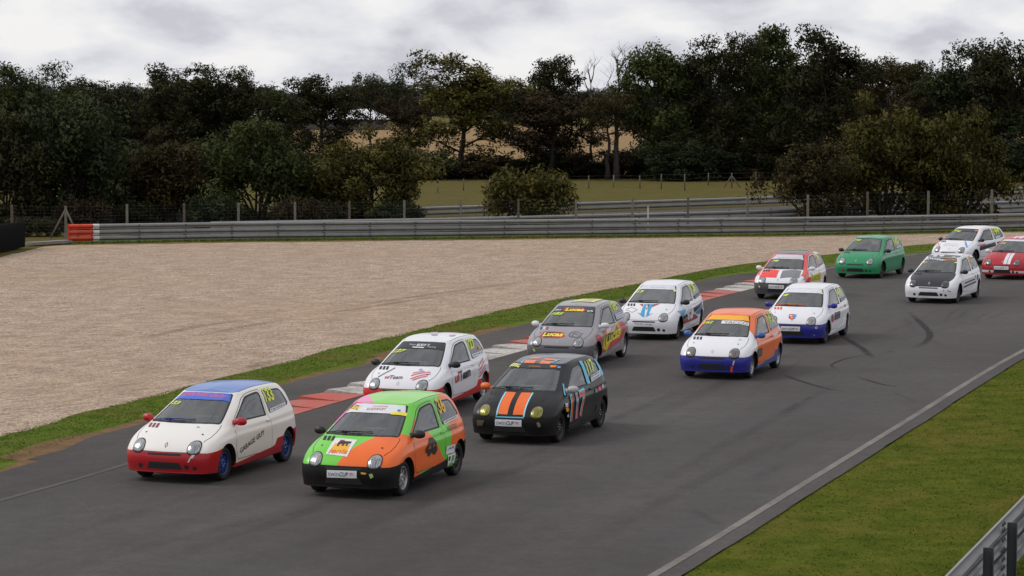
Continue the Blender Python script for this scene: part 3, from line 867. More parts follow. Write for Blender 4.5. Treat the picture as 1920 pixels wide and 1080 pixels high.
def leaf_mesh(name, clumps, per, size, seed, flat=0.75):
    # leaf sprays (two bent triangles each) scattered through the outer part of every clump
    r = np.random.RandomState(seed); Vs = []; Ns = []
    for (c, rad, w) in clumps:
        n = max(6, int(per * w))
        d = r.randn(n, 3); d /= np.linalg.norm(d, axis=1)[:, None]
        q = rad * (0.25 + 0.80 * r.rand(n) ** 0.55)
        lump = 1 + 0.28 * np.sin(d[:, 0] * 5 + c[0] * 3) * np.cos(d[:, 2] * 4 + c[1] * 2)
        P = np.array(c)[None] + d * (q * lump)[:, None] * np.array([1, 1, flat])[None]
        a = r.randn(n, 3); a /= np.linalg.norm(a, axis=1)[:, None]
        nn = d * 0.5 + r.randn(n, 3) * 0.8 + np.array([0, 0, 0.6]); nn /= np.linalg.norm(nn, axis=1)[:, None]
        a = a - nn * (a * nn).sum(1)[:, None]; a /= np.linalg.norm(a, axis=1)[:, None]
        b = np.cross(nn, a); s = size * (0.55 + 0.9 * r.rand(n))[:, None]
        sn = d + np.array([0, 0, 0.45]) + r.randn(n, 3) * 0.28; sn /= np.linalg.norm(sn, axis=1)[:, None]; Ns.append(np.repeat(sn, 4, axis=0))
        Vs.append(np.stack([P - a * s, P - b * s * 0.42 + nn * s * 0.12, P + a * s, P + b * s * 0.42 + nn * s * 0.12], 1))
    V = np.concatenate(Vs).reshape(-1, 3); n = len(V) // 4
    m = bpy.data.meshes.new(name)
    m.vertices.add(4 * n); m.vertices.foreach_set('co', V.ravel())
    idx = (np.arange(n)[:, None] * 4 + np.array([0, 1, 2, 0, 2, 3])[None]).ravel().astype(np.int32)
    m.loops.add(6 * n); m.loops.foreach_set('vertex_index', idx)
    m.polygons.add(2 * n); m.polygons.foreach_set('loop_start', np.arange(0, 6 * n, 3, dtype=np.int32))
    m.polygons.foreach_set('use_smooth', np.ones(2 * n, dtype=bool))
    m.update(calc_edges=True)
    m.normals_split_custom_set_from_vertices(np.concatenate(Ns).tolist())        # sprays shade with the clump they sit on
    return m

def proto_tree(seed, H, crown_w, trunk_frac, nlimb, leaves, leaf, gap=0.0, bare=False):
    # unit built at real size: height H, crown width crown_w
    r = random.Random(seed); wood = MB(); tips = []
    r0 = H * 0.028
    th = H * trunk_frac
    pts, rad = [Vector((0, 0, -0.15))], [r0 * 1.5]
    for i in range(1, 8):
        z = H * 0.80 * i / 7
        pts.append(Vector((r.uniform(-1, 1) * 0.022 * H, r.uniform(-1, 1) * 0.022 * H, z))); rad.append(r0 * (1.0 - 0.80 * i / 7))
    wood.tube(pts, rad, 8)
    for k in range(nlimb):
        f = trunk_frac + (0.95 - trunk_frac) * ((k + 0.5) / nlimb) ** 0.9
        z = H * 0.80 * min(f / 0.95, 1); i = min(int(z / (H * 0.80) * 7), 6); b = pts[i] + (pts[i + 1] - pts[i]) * r.random()
        a = k * 2.4 + r.uniform(-0.5, 0.5)
        shape = math.sin(math.pi * min(1, 0.22 + 0.78 * (f - trunk_frac) / (1 - trunk_frac))) ** 0.6
        L = crown_w * 0.5 * (0.45 + 0.40 * shape) * r.uniform(0.75, 1.12)
        up = 0.25 + 0.95 * (f - trunk_frac) / (1 - trunk_frac)
        d = Vector((math.cos(a), math.sin(a), up)).normalized()
        branch(wood, b, d, L, r0 * 0.42, 2 if not bare else 3, r, tips, 0.0 if not bare else -0.1)
    wm = wood.mesh('trunk')
    clumps = []
    for (p, L) in tips:
        if r.random() < gap: continue
        rad_ = crown_w * r.uniform(0.055, 0.125)
        clumps.append((tuple(p), rad_, (rad_ / (crown_w * 0.09)) ** 2))
    if not bare:                                           # fill the crown's outer volume unevenly
        z0, z1 = H * trunk_frac * 0.72, max(p.z for p, L in tips)
        for k in range(int(46 * (1 - gap * 1.6))):
            f = r.random(); a = r.uniform(0, 6.283)
            env = math.sin(math.pi * (0.16 + 0.76 * f)) ** 0.55 * (0.86 + 0.22 * math.sin(3 * a + seed) + 0.12 * math.sin(5 * a + f * 7))
            rr = crown_w * 0.45 * env * r.uniform(0.45, 1.0)
            rad_ = crown_w * r.uniform(0.07, 0.135)
            clumps.append(((math.cos(a) * rr, math.sin(a) * rr, z0 + (z1 - z0) * f), rad_, (rad_ / (crown_w * 0.09)) ** 2))
    tw_ = sum(c[2] for c in clumps) or 1
    lm = leaf_mesh('crown', clumps, leaves / tw_, leaf, seed + 50, 0.88) if clumps and not bare else None
    zmax = max([c[0][2] + c[1] * 0.75 for c in clumps] or [H]); 
    return dict(trunk=wm, crown=lm, H=zmax, W=crown_w)

def proto_bush(seed, H, W, leaves, leaf, open_=0.0):
    r = random.Random(seed); wood = MB(); clumps = []
    for k in range(9):
        a = k * 2.4; tilt = r.uniform(0.15, 0.9)
        d = Vector((math.cos(a) * tilt, math.sin(a) * tilt, 1)).normalized(); tips = []
        branch(wood, Vector((math.cos(a) * 0.08, math.sin(a) * 0.08, -0.1)), d, H * r.uniform(0.45, 0.62), H * 0.018, 1, r, tips, 0, 0.7)
        for p, L in tips:
            clumps.append((tuple(p), W * r.uniform(0.09, 0.15), 1.0))
    for k in range(44):
        a = r.uniform(0, 6.283); f = r.uniform(0.03, 0.97); rr = W * 0.46 * (math.sin(math.pi * (0.18 + 0.74 * f)) ** 0.7) * r.uniform(0.55, 1.0)
        clumps.append(((math.cos(a) * rr, math.sin(a) * rr, f * H * 0.92), W * r.uniform(0.08, 0.145), 1.2))
    lm = leaf_mesh('crown', clumps, leaves / sum(c[2] for c in clumps), leaf, seed + 9, 0.9)
    return dict(trunk=wood.mesh('trunk'), crown=lm, H=max(c[0][2] + c[1] * 0.8 for c in clumps), W=W)

def place_tree(pr, p, height, width, rz, leafmat, name, label, cat='tree', group=None, bark='bark'):
    e = empty(name, p, rz, label, cat, group)
    sz, sw = height / pr['H'], width / pr['W']
    for part, key, mt in (('trunk', 'trunk', bark), ('crown', 'crown', leafmat)):
        if pr[key] is None: continue
        me = pr[key]
        if len(me.materials) == 0: me.materials.append(MATS[mt])
        o = bpy.data.objects.new(part, me); o.scale = (sw, sw, sz)
        o.material_slots[0].link = 'OBJECT'; o.material_slots[0].material = MATS[mt]
        link(o, e)
    return e

ORD = ['first', 'second', 'third', 'fourth', 'fifth', 'sixth', 'seventh', 'eighth', 'ninth', 'tenth', 'eleventh', 'twelfth', 'thirteenth', 'fourteenth', 'fifteenth', 'sixteenth', 'seventeenth', 'eighteenth', 'nineteenth', 'twentieth']
if FULL:
    OAK = [proto_tree(s, 12, 9, 0.22, 13, 15000, 0.19, 0.05) for s in (1, 2, 3, 4)]
    OPEN = [proto_tree(s, 12, 8, 0.60, 10, 5200, 0.17, 0.28) for s in (11, 12)]
    DEAD = proto_tree(31, 11, 6, 0.35, 9, 10, 0.1, 1.0, True)
    BUSH = [proto_bush(s, 4.5, 5.0, 17000, 0.095) for s in (21, 22, 23)]
    LOW = [proto_bush(s, 2.6, 4.5, 8000, 0.105) for s in (41, 42)]
    def tree_px(pr, u, vtop, wpx, D, leafmat, name, label, group=None, rz=None, cat='tree', bark='bark'):
        t = at_depth(u, vtop, D)
        return place_tree(pr, (t.x, D, -0.03), t.z, wpx / F_PX * D * 1.06, rz if rz is not None else rng.uniform(0, 6.28), leafmat, name, label, cat, group, bark)
    WOOD = 'trees along the edge of the wood'
    T = [  # proto, x, top, width, distance, leaves, name, label
        (OAK[0], 1232, 74, 150, 200, 'green_leaves', 'oak_tree', 'tall leafy green tree right of the bare dead tree'),
        (OAK[1], 1342, 60, 125, 199, 'dark_oak_leaves', 'oak_tree', 'tall dark tree with open gaps, between the leafy green tree and the tallest pair'),
        (OAK[2], 1436, 44, 150, 203, 'green_leaves', 'oak_tree', 'tallest broad oak with yellowish green top, left of the tallest pair'),
        (OAK[3], 1545, 46, 165, 198, 'dark_oak_leaves', 'oak_tree', 'tallest dark round oak, right of the tallest pair'),
        (OAK[1], 1490, 90, 150, 214, 'deep_green_leaves', 'oak_tree', 'dark tree filling in behind the tallest pair of oaks'),
        (OAK[0], 1665, 102, 150, 300, 'brown_leaves', 'oak_tree', 'lower brownish tree in the dip right of the tallest oak'),
        (OAK[2], 1735, 112, 120, 280, 'dark_oak_leaves', 'oak_tree', 'dark tree right of the brownish tree in the dip'),
        (OAK[3], 1805, 72, 140, 216, 'deep_green_leaves', 'oak_tree', 'dark green tree second from the right edge of the wood'),
        (OAK[0], 1895, 66, 150, 212, 'dark_oak_leaves', 'oak_tree', 'dark green tree at the right edge of the wood'),
        (OAK[1], 1985, 80, 150, 218, 'dark_oak_leaves', 'oak_tree', 'dark tree cut off by the right edge of the picture'),
        (OAK[2], 1042, 102, 125, 206, 'dark_oak_leaves', 'oak_tree', 'dark rounded oak left of the bare dead tree'),
        (OAK[0], 1035, 165, 160, 199, 'rust_leaves', 'oak_tree', 'russet lower tree in front of the dark rounded oak'),
        (OPEN[1], 1140, 170, 110, 198, 'brown_leaves', 'oak_tree', 'thin leaning tree with brown leaves under the bare dead tree'),
        (OAK[3], 868, 93, 185, 201, 'olive_leaves', 'oak_tree', 'big spreading oak with yellowing crown and visible trunk in the middle'),
        (OPEN[0], 764, 110, 110, 230, 'deep_green_leaves', 'oak_tree', 'open airy tree left of the big spreading oak'),
        (OPEN[1], 694, 135, 72, 232, 'dark_oak_leaves', 'oak_tree', 'slim sparse tree with bare stem left of the airy tree'),
        (OAK[1], 768, 178, 95, 206, 'rust_leaves', 'oak_tree', 'russet lower tree below the airy tree'),
        (OAK[2], 600, 138, 135, 204, 'dark_oak_leaves', 'oak_tree', 'broad olive-brown tree in front of the pale barn roof'),
        (OAK[0], 515, 155, 120, 214, 'green_leaves', 'oak_tree', 'green tree left of the pale barn roof'),
        (OAK[3], 432, 123, 120, 206, 'dark_oak_leaves', 'oak_tree', 'dark tree, right one of the twin dark crowns on the left'),
        (OAK[1], 365, 117, 150, 207, 'dark_oak_leaves', 'oak_tree', 'dark tree, left one of the twin dark crowns on the left'),
        (OAK[2], 298, 143, 110, 212, 'dark_oak_leaves', 'oak_tree', 'dark tree left of the twin dark crowns'),
        (OAK[0], 245, 150, 90, 250, 'far_leaves', 'oak_tree', 'bluish far tree between the dark trees on the left'),
        (OAK[1], 183, 147, 125, 205, 'dark_oak_leaves', 'oak_tree', 'dark tree right of the pale-topped tree on the left'),
        (OPEN[0], 88, 112, 115, 190, 'green_leaves', 'oak_tree', 'airy pale green tree near the left edge'),
        (OAK[3], 18, 115, 150, 186, 'green_leaves', 'oak_tree', 'green tree at the left edge of the wood'),
        (OAK[2], -70, 130, 150, 190, 'dark_oak_leaves', 'oak_tree', 'dark tree cut off by the left edge of the picture'),
        (OAK[0], 535, 178, 100, 226, 'dark_oak_leaves', 'oak_tree', 'dark low tree between the green tree and the olive-brown tree'),
        (OAK[3], 960, 148, 100, 330, 'far_leaves', 'oak_tree', 'bluish far tree right of the big spreading oak'),
        (OAK[1], 1290, 110, 120, 225, 'deep_green_leaves', 'oak_tree', 'dark tree behind the leafy green tree'),
    ]
    for pr, u, v, w, D, lf, nm, lb in T: tree_px(pr, u, v, w, D, lf, nm, lb, WOOD)
    tree_px(DEAD, 1158, 84, 110, 200, 'brown_leaves', 'dead_tree', 'bare dead tree with forked grey branches against the sky', None, 0.6, bark='pale_bark')
    tree_px(DEAD, 1108, 104, 60, 206, 'brown_leaves', 'dead_tree', 'smaller bare dead tree left of the forked dead tree', None, 2.6, bark='pale_bark')
    # bushes and young trees just behind the wire fence
    NB = 'young trees behind the wire fence'
    for pr, u, v, w, D, lf, lb in [
        (BUSH[0], 118, 160, 240, 126, 'deep_green_leaves', 'big dark green young tree behind the red barrier end'),
        (BUSH[1], 10, 205, 190, 124, 'dark_oak_leaves', 'dark young tree at the left edge above the black tyre wall'),
        (BUSH[2], 322, 238, 170, 128, 'brown_leaves', 'orange-brown rounded young tree behind the fence'),
        (BUSH[0], 232, 300, 130, 130, 'dark_oak_leaves', 'dark low tree between the big dark one and the orange-brown one'),
        (BUSH[1], 485, 222, 210, 127, 'green_leaves', 'rounded green young tree right of the orange-brown one'),
        (BUSH[2], 688, 232, 205, 126, 'olive_leaves', 'yellow-green rounded young tree left of the meadow'),
        (BUSH[0], 590, 300, 110, 131, 'rust_leaves', 'russet shrub between the green and the yellow-green young trees'),
        (LOW[0], 988, 308, 170, 124, 'olive_leaves', 'low brown-green bush alone in front of the meadow'),
        (BUSH[1], 1530, 264, 150, 128, 'brown_leaves', 'brownish young tree, left one of the three on the right'),
        (BUSH[2], 1665, 168, 225, 131, 'olive_leaves', 'tall yellow-green young tree, middle one of the three on the right'),
        (BUSH[0], 1802, 200, 168, 130, 'olive_leaves', 'yellow-green young tree, right one of the three on the right')]:
        tree_px(pr, u, v, w, D, lf, 'young_tree', lb, NB)
    for i, u in enumerate([-20, 60, 150, 255, 395, 560, 640, 745]):
        tree_px(LOW[i % 2], u, 376 - (i * 13) % 18, 105, 121.5 + (i * 3) % 5, ('dark_oak_leaves', 'deep_green_leaves', 'rust_leaves')[i % 3], 'bramble', 'dark low bramble in the wire fence, %s from the left of the long barrier' % ORD[i], 'brambles along the wire fence', cat='shrub')
    for i, (u, v) in enumerate([(-30, 402), (35, 405), (88, 408)]):
        tree_px(LOW[i % 2], u, v, 75, 115.5 + i * 0.4, 'dark_oak_leaves', 'bramble', ('dark bramble rising over the black tyre wall', 'dark bramble between the tyre wall and the braced fence post', 'dark bramble at the foot of the braced fence post')[i], 'brambles along the wire fence', cat='shrub')
    # undergrowth at the foot of the wood
    HB = 'shrubs at the foot of the wood'
    us = [(655, 272, 150), (790, 272, 140), (842, 312, 90), (905, 282, 130), (962, 290, 120), (1045, 270, 130), (1105, 292, 110), (1165, 280, 120), (1215, 268, 130), (1275, 252, 130),
          (1330, 268, 130), (1400, 296, 110), (1450, 250, 140), (1500, 262, 120), (1565, 300, 110), (1640, 265, 130), (1720, 262, 140), (1800, 255, 140), (1880, 250, 140), (1955, 252, 140), (560, 275, 140), (470, 262, 140), (385, 255, 150), (300, 262, 150), (215, 255, 150), (130, 250, 150), (50, 250, 150)]
    words = ['dense dark', 'low dark', 'tangled dark', 'rounded dark', 'ragged dark']
    for i, (u, v, w) in enumerate(us):
        side = 'left of the big spreading oak' if u < 860 else ('between the spreading oak and the dead tree' if u < 1150 else ('under the tall oaks right of the dead tree' if u < 1620 else 'under the trees at the far right'))
        tree_px(LOW[i % 2] if i % 3 else BUSH[i % 3], u, v + 6, w * 1.15, 196 + (i * 37) % 9, ('dark_oak_leaves', 'deep_green_leaves', 'deep_green_leaves', 'rust_leaves')[i % 4] if u > 760 else 'dark_oak_leaves', 'shrub', f'{words[i % 5]} shrub at the wood edge, {ORD[i]} from the left beyond the meadow' if i < 20 else f'dark shrub under the left-hand trees, {ORD[i - 20]} to the left of the barn', HB, cat='shrub')
    # dense understorey filling the wood below the crowns
    UN = 'low trees filling the wood below the tall crowns'
    ur = random.Random(5)
    for i, u in enumerate([x for x in range(-40, 480, 46)] + [1265, 1330, 1440, 1510, 1650, 1720, 1790, 1850, 1910]):
        left_ = u < 700
        tree_px((OAK + BUSH)[ur.randrange(7)], u + ur.uniform(-12, 12), ur.uniform(195, 240) if left_ else ur.uniform(165, 225), ur.uniform(105, 150), ur.uniform(206, 222), ur.choice(['dark_oak_leaves', 'deep_green_leaves', 'dark_oak_leaves', 'rust_leaves']), 'understorey_tree',
                'dark low thicket tree, %s from the left %s' % (ORD[i] if left_ else ORD[i - 12], 'in the left-hand wood' if left_ else 'under the tall right-hand oaks'), UN)
    # the wood goes on past both edges of the picture
    for i, u in enumerate(list(range(-620, -100, 65)) + list(range(2060, 2480, 70))):
        lf_ = u < 0
        tree_px(OAK[i % 4], u + ur.uniform(-15, 15), ur.uniform(95, 150), ur.uniform(130, 170), ur.uniform(188, 222), ur.choice(['dark_oak_leaves', 'green_leaves', 'deep_green_leaves']), 'oak_tree',
                'dark oak of the wood beyond the %s edge of the picture' % ('left' if lf_ else 'right'), 'oaks of the wood outside the picture')
    # far wood beyond the field, one dark mass on the horizon
    fr = random.Random(77)
    FAR = 'far trees beyond the dry field'
    for i in range(66):
        u = -480 + i * 44 + fr.uniform(-14, 14)
        tree_px(OAK[i % 4], u, 163 + fr.uniform(-9, 8), fr.uniform(70, 105), 560 + fr.uniform(-25, 40), 'far_leaves', 'far_tree', 'distant dark tree in the wood beyond the dry field', FAR)

# ------------------------------------------------------------------ the hatchback: one shell, cut into its panels
def pchip(x, Y, xq):
    # monotone cubic interpolation along axis 0
    x = np.asarray(x, float); Y = np.asarray(Y, float); h = np.diff(x); d = np.diff(Y, axis=0) / h[:, None]
    n = len(x); m = np.zeros_like(Y)
    for i in range(1, n - 1):
        w1, w2 = 2 * h[i] + h[i - 1], h[i] + 2 * h[i - 1]
        same = d[i - 1] * d[i] > 0
        with np.errstate(divide='ignore', invalid='ignore'):
            hm = (w1 + w2) / (w1 / d[i - 1] + w2 / d[i])
        ca = (d[i - 1] * h[i] + d[i] * h[i - 1]) / (h[i] + h[i - 1])
        m[i] = np.where(same, 0.5 * hm + 0.5 * ca, 0.35 * ca)
    m[0], m[-1] = d[0], d[-1]
    k = np.clip(np.searchsorted(x, xq, side='right') - 1, 0, n - 2)
    t = ((xq - x[k]) / h[k])[:, None]; hk = h[k][:, None]
    return (2 * t ** 3 - 3 * t ** 2 + 1) * Y[k] + (t ** 3 - 2 * t ** 2 + t) * hk * m[k] + (-2 * t ** 3 + 3 * t ** 2) * Y[k + 1] + (t ** 3 - t ** 2) * hk * m[k + 1]

RINGS = [
 [(1.70,0,.175),(1.69,.26,.175),(1.66,.46,.175),(1.57,.62,.178),(1.44,.69,.18),(1.17,.70,.19),(.75,.70,.19),(.2,.70,.20),(-.42,.70,.21),(-.9,.71,.22),(-1.25,.70,.23),(-1.50,.64,.25),(-1.58,.42,.26),(-1.60,0,.26)],
 [(1.785,0,.165),(1.778,.28,.165),(1.745,.50,.165),(1.645,.685,.168),(1.50,.757,.17),(1.17,.770,.18),(.75,.772,.18),(.2,.778,.19),(-.42,.778,.20),(-.9,.782,.21),(-1.25,.777,.22),(-1.56,.70,.24),(-1.645,.45,.25),(-1.665,0,.25)],
 [(1.812,0,.25),(1.803,.28,.25),(1.768,.51,.25),(1.668,.693,.25),(1.512,.772,.25),(1.17,.79,.25),(.75,.79,.25),(.2,.792,.26),(-.42,.792,.26),(-.9,.80,.27),(-1.25,.79,.28),(-1.585,.712,.30),(-1.675,.455,.31),(-1.695,0,.31)],
 [(1.835,0,.36),(1.825,.28,.36),(1.788,.52,.36),(1.685,.702,.36),(1.52,.784,.36),(1.17,.803,.36),(.75,.802,.36),(.2,.803,.36),(-.42,.803,.36),(-.9,.811,.37),(-1.25,.80,.38),(-1.60,.722,.40),(-1.69,.46,.42),(-1.71,0,.42)],
 [(1.826,0,.475),(1.816,.28,.475),(1.780,.512,.475),(1.678,.697,.48),(1.52,.786,.49),(1.17,.812,.52),(.75,.810,.52),(.2,.809,.52),(-.42,.809,.52),(-.9,.816,.53),(-1.25,.806,.54),(-1.60,.726,.54),(-1.69,.46,.55),(-1.705,0,.55)],
 [(1.772,0,.575),(1.762,.27,.575),(1.728,.49,.575),(1.635,.675,.58),(1.485,.772,.605),(1.17,.803,.65),(.75,.801,.67),(.2,.803,.68),(-.42,.803,.69),(-.9,.805,.70),(-1.25,.794,.71),(-1.575,.713,.72),(-1.66,.46,.73),(-1.675,0,.73)],
 [(1.675,0,.672),(1.665,.26,.671),(1.632,.465,.668),(1.555,.643,.660),(1.43,.750,.675),(1.14,.789,.712),(.735,.793,.735),(.2,.797,.742),(-.42,.796,.75),(-.9,.796,.76),(-1.25,.785,.77),(-1.565,.707,.78),(-1.648,.46,.79),(-1.663,0,.79)],
 [(1.50,0,.780),(1.49,.25,.779),(1.455,.448,.773),(1.385,.620,.757),(1.29,.722,.757),(1.06,.764,.782),(.70,.774,.80),(.2,.781,.806),(-.42,.781,.815),(-.9,.780,.83),(-1.25,.768,.845),(-1.55,.697,.85),(-1.635,.455,.855),(-1.648,0,.855)],
 [(1.22,0,.895),(1.205,.25,.895),(1.16,.44,.893),(1.055,.605,.885),(.975,.672,.876),(.82,.712,.866),(.56,.726,.866),(.15,.734,.870),(-.42,.737,.878),(-.9,.738,.905),(-1.24,.728,.935),(-1.525,.665,.935),(-1.605,.44,.935),(-1.62,0,.935)],
 [(.80,0,1.090),(.787,.235,1.088),(.748,.405,1.080),(.668,.548,1.066),(.60,.604,1.056),(.48,.640,1.060),(.30,.655,1.066),(0,.664,1.072),(-.42,.668,1.085),(-.9,.668,1.095),(-1.22,.658,1.105),(-1.485,.602,1.105),(-1.57,.41,1.105),(-1.585,0,1.105)],
 [(.33,0,1.288),(.322,.215,1.286),(.300,.365,1.278),(.245,.485,1.262),(.17,.532,1.256),(.07,.556,1.262),(-.08,.570,1.272),(-.25,.578,1.280),(-.46,.584,1.285),(-.9,.584,1.280),(-1.2,.570,1.262),(-1.41,.520,1.245),(-1.50,.365,1.255),(-1.52,0,1.268)],
 [(.265,0,1.311),(.258,.20,1.309),(.238,.345,1.302),(.19,.452,1.294),(.11,.488,1.296),(.02,.502,1.306),(-.11,.510,1.318),(-.265,.515,1.327),(-.46,.518,1.332),(-.9,.518,1.327),(-1.19,.503,1.310),(-1.37,.456,1.293),(-1.45,.32,1.301),(-1.475,0,1.312)],
 [(.22,0,1.326),(.205,.15,1.325),(.18,.25,1.321),(.13,.325,1.316),(.06,.345,1.324),(-.03,.355,1.334),(-.14,.36,1.345),(-.285,.362,1.354),(-.47,.364,1.358),(-.88,.364,1.352),(-1.15,.352,1.337),(-1.29,.318,1.324),(-1.37,.22,1.326),(-1.42,0,1.328)],
 [(.19,0,1.334),(.15,0,1.341),(.11,0,1.348),(.06,0,1.354),(0,0,1.359),(-.08,0,1.365),(-.19,0,1.370),(-.32,0,1.374),(-.49,0,1.376),(-.86,0,1.368),(-1.08,0,1.357),(-1.18,0,1.350),(-1.28,0,1.343),(-1.38,0,1.334)],
]
def body_grid():
    A = np.array(RINGS, float)                            # ring, column, xyz
    A[1:7, 2, 0] += 0.010; A[1:7, 3, 0] += 0.024; A[1:7, 3, 1] += 0.014; A[1:7, 4, 1] += 0.004   # squarer front corners
    A[5, 5:11, 1] += 0.008; A[4, 5:11, 1] -= 0.006; A[6, 5:11, 1] -= 0.004                       # crease along the flank
    A[11, 3:12, 1] += 0.012; A[11, 3:12, 2] += 0.006                                           # firmer roof edge
    nr, nc, _ = A.shape
    cu = np.concatenate([[0], np.cumsum(np.linalg.norm(np.diff(A[3:9], axis=1), axis=2).mean(0))])
    cq = np.concatenate([np.linspace(cu[i], cu[i + 1], 10 if i < 4 or i > 9 else 12, endpoint=False) for i in range(nc - 1)] + [[cu[-1]]])
    B = np.stack([pchip(cu, A[i], cq) for i in range(nr)])
    ru = np.concatenate([[0], np.cumsum(np.linalg.norm(np.diff(A, axis=0), axis=2).mean(1))])
    rq = np.concatenate([np.linspace(ru[i], ru[i + 1], 5, endpoint=False) for i in range(nr - 1)] + [[ru[-1]]])
    Cc = np.stack([pchip(ru, B[:, j], rq) for j in range(len(cq))], 1)
    for _ in range(3):                                     # soften
        D = Cc.copy()
        D[1:-1, 1:-1] = 0.5 * Cc[1:-1, 1:-1] + 0.125 * (Cc[:-2, 1:-1] + Cc[2:, 1:-1] + Cc[1:-1, :-2] + Cc[1:-1, 2:])
        D[1:-1, 0, 0::2] = 0.5 * Cc[1:-1, 0, 0::2] + 0.125 * (Cc[:-2, 0, 0::2] + Cc[2:, 0, 0::2]) + 0.25 * Cc[1:-1, 1, 0::2]
        D[1:-1, -1, 0::2] = 0.5 * Cc[1:-1, -1, 0::2] + 0.125 * (Cc[:-2, -1, 0::2] + Cc[2:, -1, 0::2]) + 0.25 * Cc[1:-1, -2, 0::2]
        Cc = D
    Cc[:, 0, 1] = 0; Cc[:, -1, 1] = 0; Cc[-1, :, 1] = 0
    return Cc

VIEW = dict(
    L=(Vector((0, 0, 0)), Vector((-1, 0, 0)), Vector((0, 0, 1))), R=(Vector((0, 0, 0)), Vector((1, 0, 0)), Vector((0, 0, 1))),
    T=(Vector((0, 0, 0)), Vector((0, 1, 0)), Vector((-1, 0, 0))), F=(Vector((0, 0, 0)), Vector((0, 1, 0)), Vector((0, 0, 1))),
    B=(Vector((0, 0, 0)), Vector((0, -1, 0)), Vector((0, 0, 1))),
    W=(Vector((.75, 0, 1.1)), Vector((0, 1, 0)), Vector((-math.cos(R(24)), 0, math.sin(R(24))))))
def vnorm(v): return VIEW[v][1].cross(VIEW[v][2])
def to_st(v, p):
    o, a, b = VIEW[v]; d = Vector(p) - o; return (d.dot(a), d.dot(b))
def st_ray(v, s, t):
    o, a, b = VIEW[v]; n = vnorm(v); return o + a * s + b * t + n * 4, -n

grid = body_grid()
def grid_mesh():
    nr, nc, _ = grid.shape; bm = bmesh.new(); idx = {}
    for sgn in (1, -1):
        for i in range(nr):
            for j in range(nc):
                x, y, z = grid[i, j]
                idx[(sgn, i, j)] = bm.verts.new((x, y * sgn, z))
        for i in range(nr - 1):
            for j in range(nc - 1):
                q = [idx[(sgn, i, j)], idx[(sgn, i, j + 1)], idx[(sgn, i + 1, j + 1)], idx[(sgn, i + 1, j)]]
                bm.faces.new(q if sgn > 0 else q[::-1])
    bmesh.ops.remove_doubles(bm, verts=bm.verts, dist=1e-4)
    bmesh.ops.dissolve_degenerate(bm, edges=bm.edges, dist=1e-5)
    bmesh.ops.recalc_face_normals(bm, faces=bm.faces)
    up = sum(f.normal.z for f in bm.faces if f.calc_center_median().z > 1.25)
    if up < 0: bmesh.ops.reverse_faces(bm, faces=bm.faces)
    bm.normal_update()
    return bm
SHELL = grid_mesh()
_sv = [v.co.copy() for v in SHELL.verts]
for i, v in enumerate(SHELL.verts): v.index = i
SHELL.faces.ensure_lookup_table(); SHELL.verts.ensure_lookup_table()
SH_BVH = BVHTree.FromBMesh(SHELL)

def arc(cx, cz, r, a0, a1, n): return [(cx + r * math.cos(R(a0 + (a1 - a0) * i / n)), cz + r * math.sin(R(a0 + (a1 - a0) * i / n))) for i in range(n + 1)]
def rounded(poly, rad, n=4):
    out = []
    N = len(poly)
    for i, p in enumerate(poly):
        r_ = rad[i] if isinstance(rad, (list, tuple)) else rad
        p = Vector(p); a = (Vector(poly[i - 1]) - p); b = (Vector(poly[(i + 1) % N]) - p)
        r_ = min(r_, a.length * 0.48, b.length * 0.48)
        if r_ < 1e-4: out.append(tuple(p)); continue
        A, Bq = p + a.normalized() * r_, p + b.normalized() * r_
        for k in range(n + 1):
            u = k / n; out.append(tuple((1 - u) ** 2 * A + 2 * u * (1 - u) * p + u * u * Bq))
    return out

SIDE_X = lambda pts: [(-x, z) for x, z in pts]            # (x, z) to left-view coordinates
# outlines (x, z) on the side
DOORWIN = rounded([(.735, .885), (.22, 1.165), (.10, 1.222), (-.12, 1.250), (-.385, 1.262), (-.402, .880)], [.02, .08, .06, .1, .07, .03])
QUARTER = rounded([(-.505, 1.264), (-1.20, 1.236), (-1.335, 1.00), (-1.275, .965), (-.555, .897)], [.03, .10, .06, .06, .035])
DOOR = rounded([(.80, .30), (.875, .52), (.84, .855), (.22, 1.205), (.06, 1.262), (-.16, 1.288), (-.42, 1.295), (-.455, .86), (-.50, .46), (-.46, .30)], [.05, .1, .03, .05, .05, .05, .04, .05, .1, .06])
ARCH_F = arc(1.173, .285, .315, 0, 360, 28)[:-1]
ARCH_R = arc(-1.173, .290, .310, 0, 360, 28)[:-1]
SKIRT = [(.95, -.1), (.95, .245), (.80, .245), (-.46, .335), (-.60, .36), (-.70, .465), (-.86, .475), (-.95, .475), (-.95, -.1)]
FBUMP = [(2.2, -.1), (2.2, .498), (1.70, .500), (1.52, .520), (1.36, .545), (1.15, .545), (1.15, -.1)]
RBUMP = [(-2.2, -.1), (-2.2, .57), (-1.6, .57), (-1.38, .54), (-1.15, .54), (-1.15, -.1)]
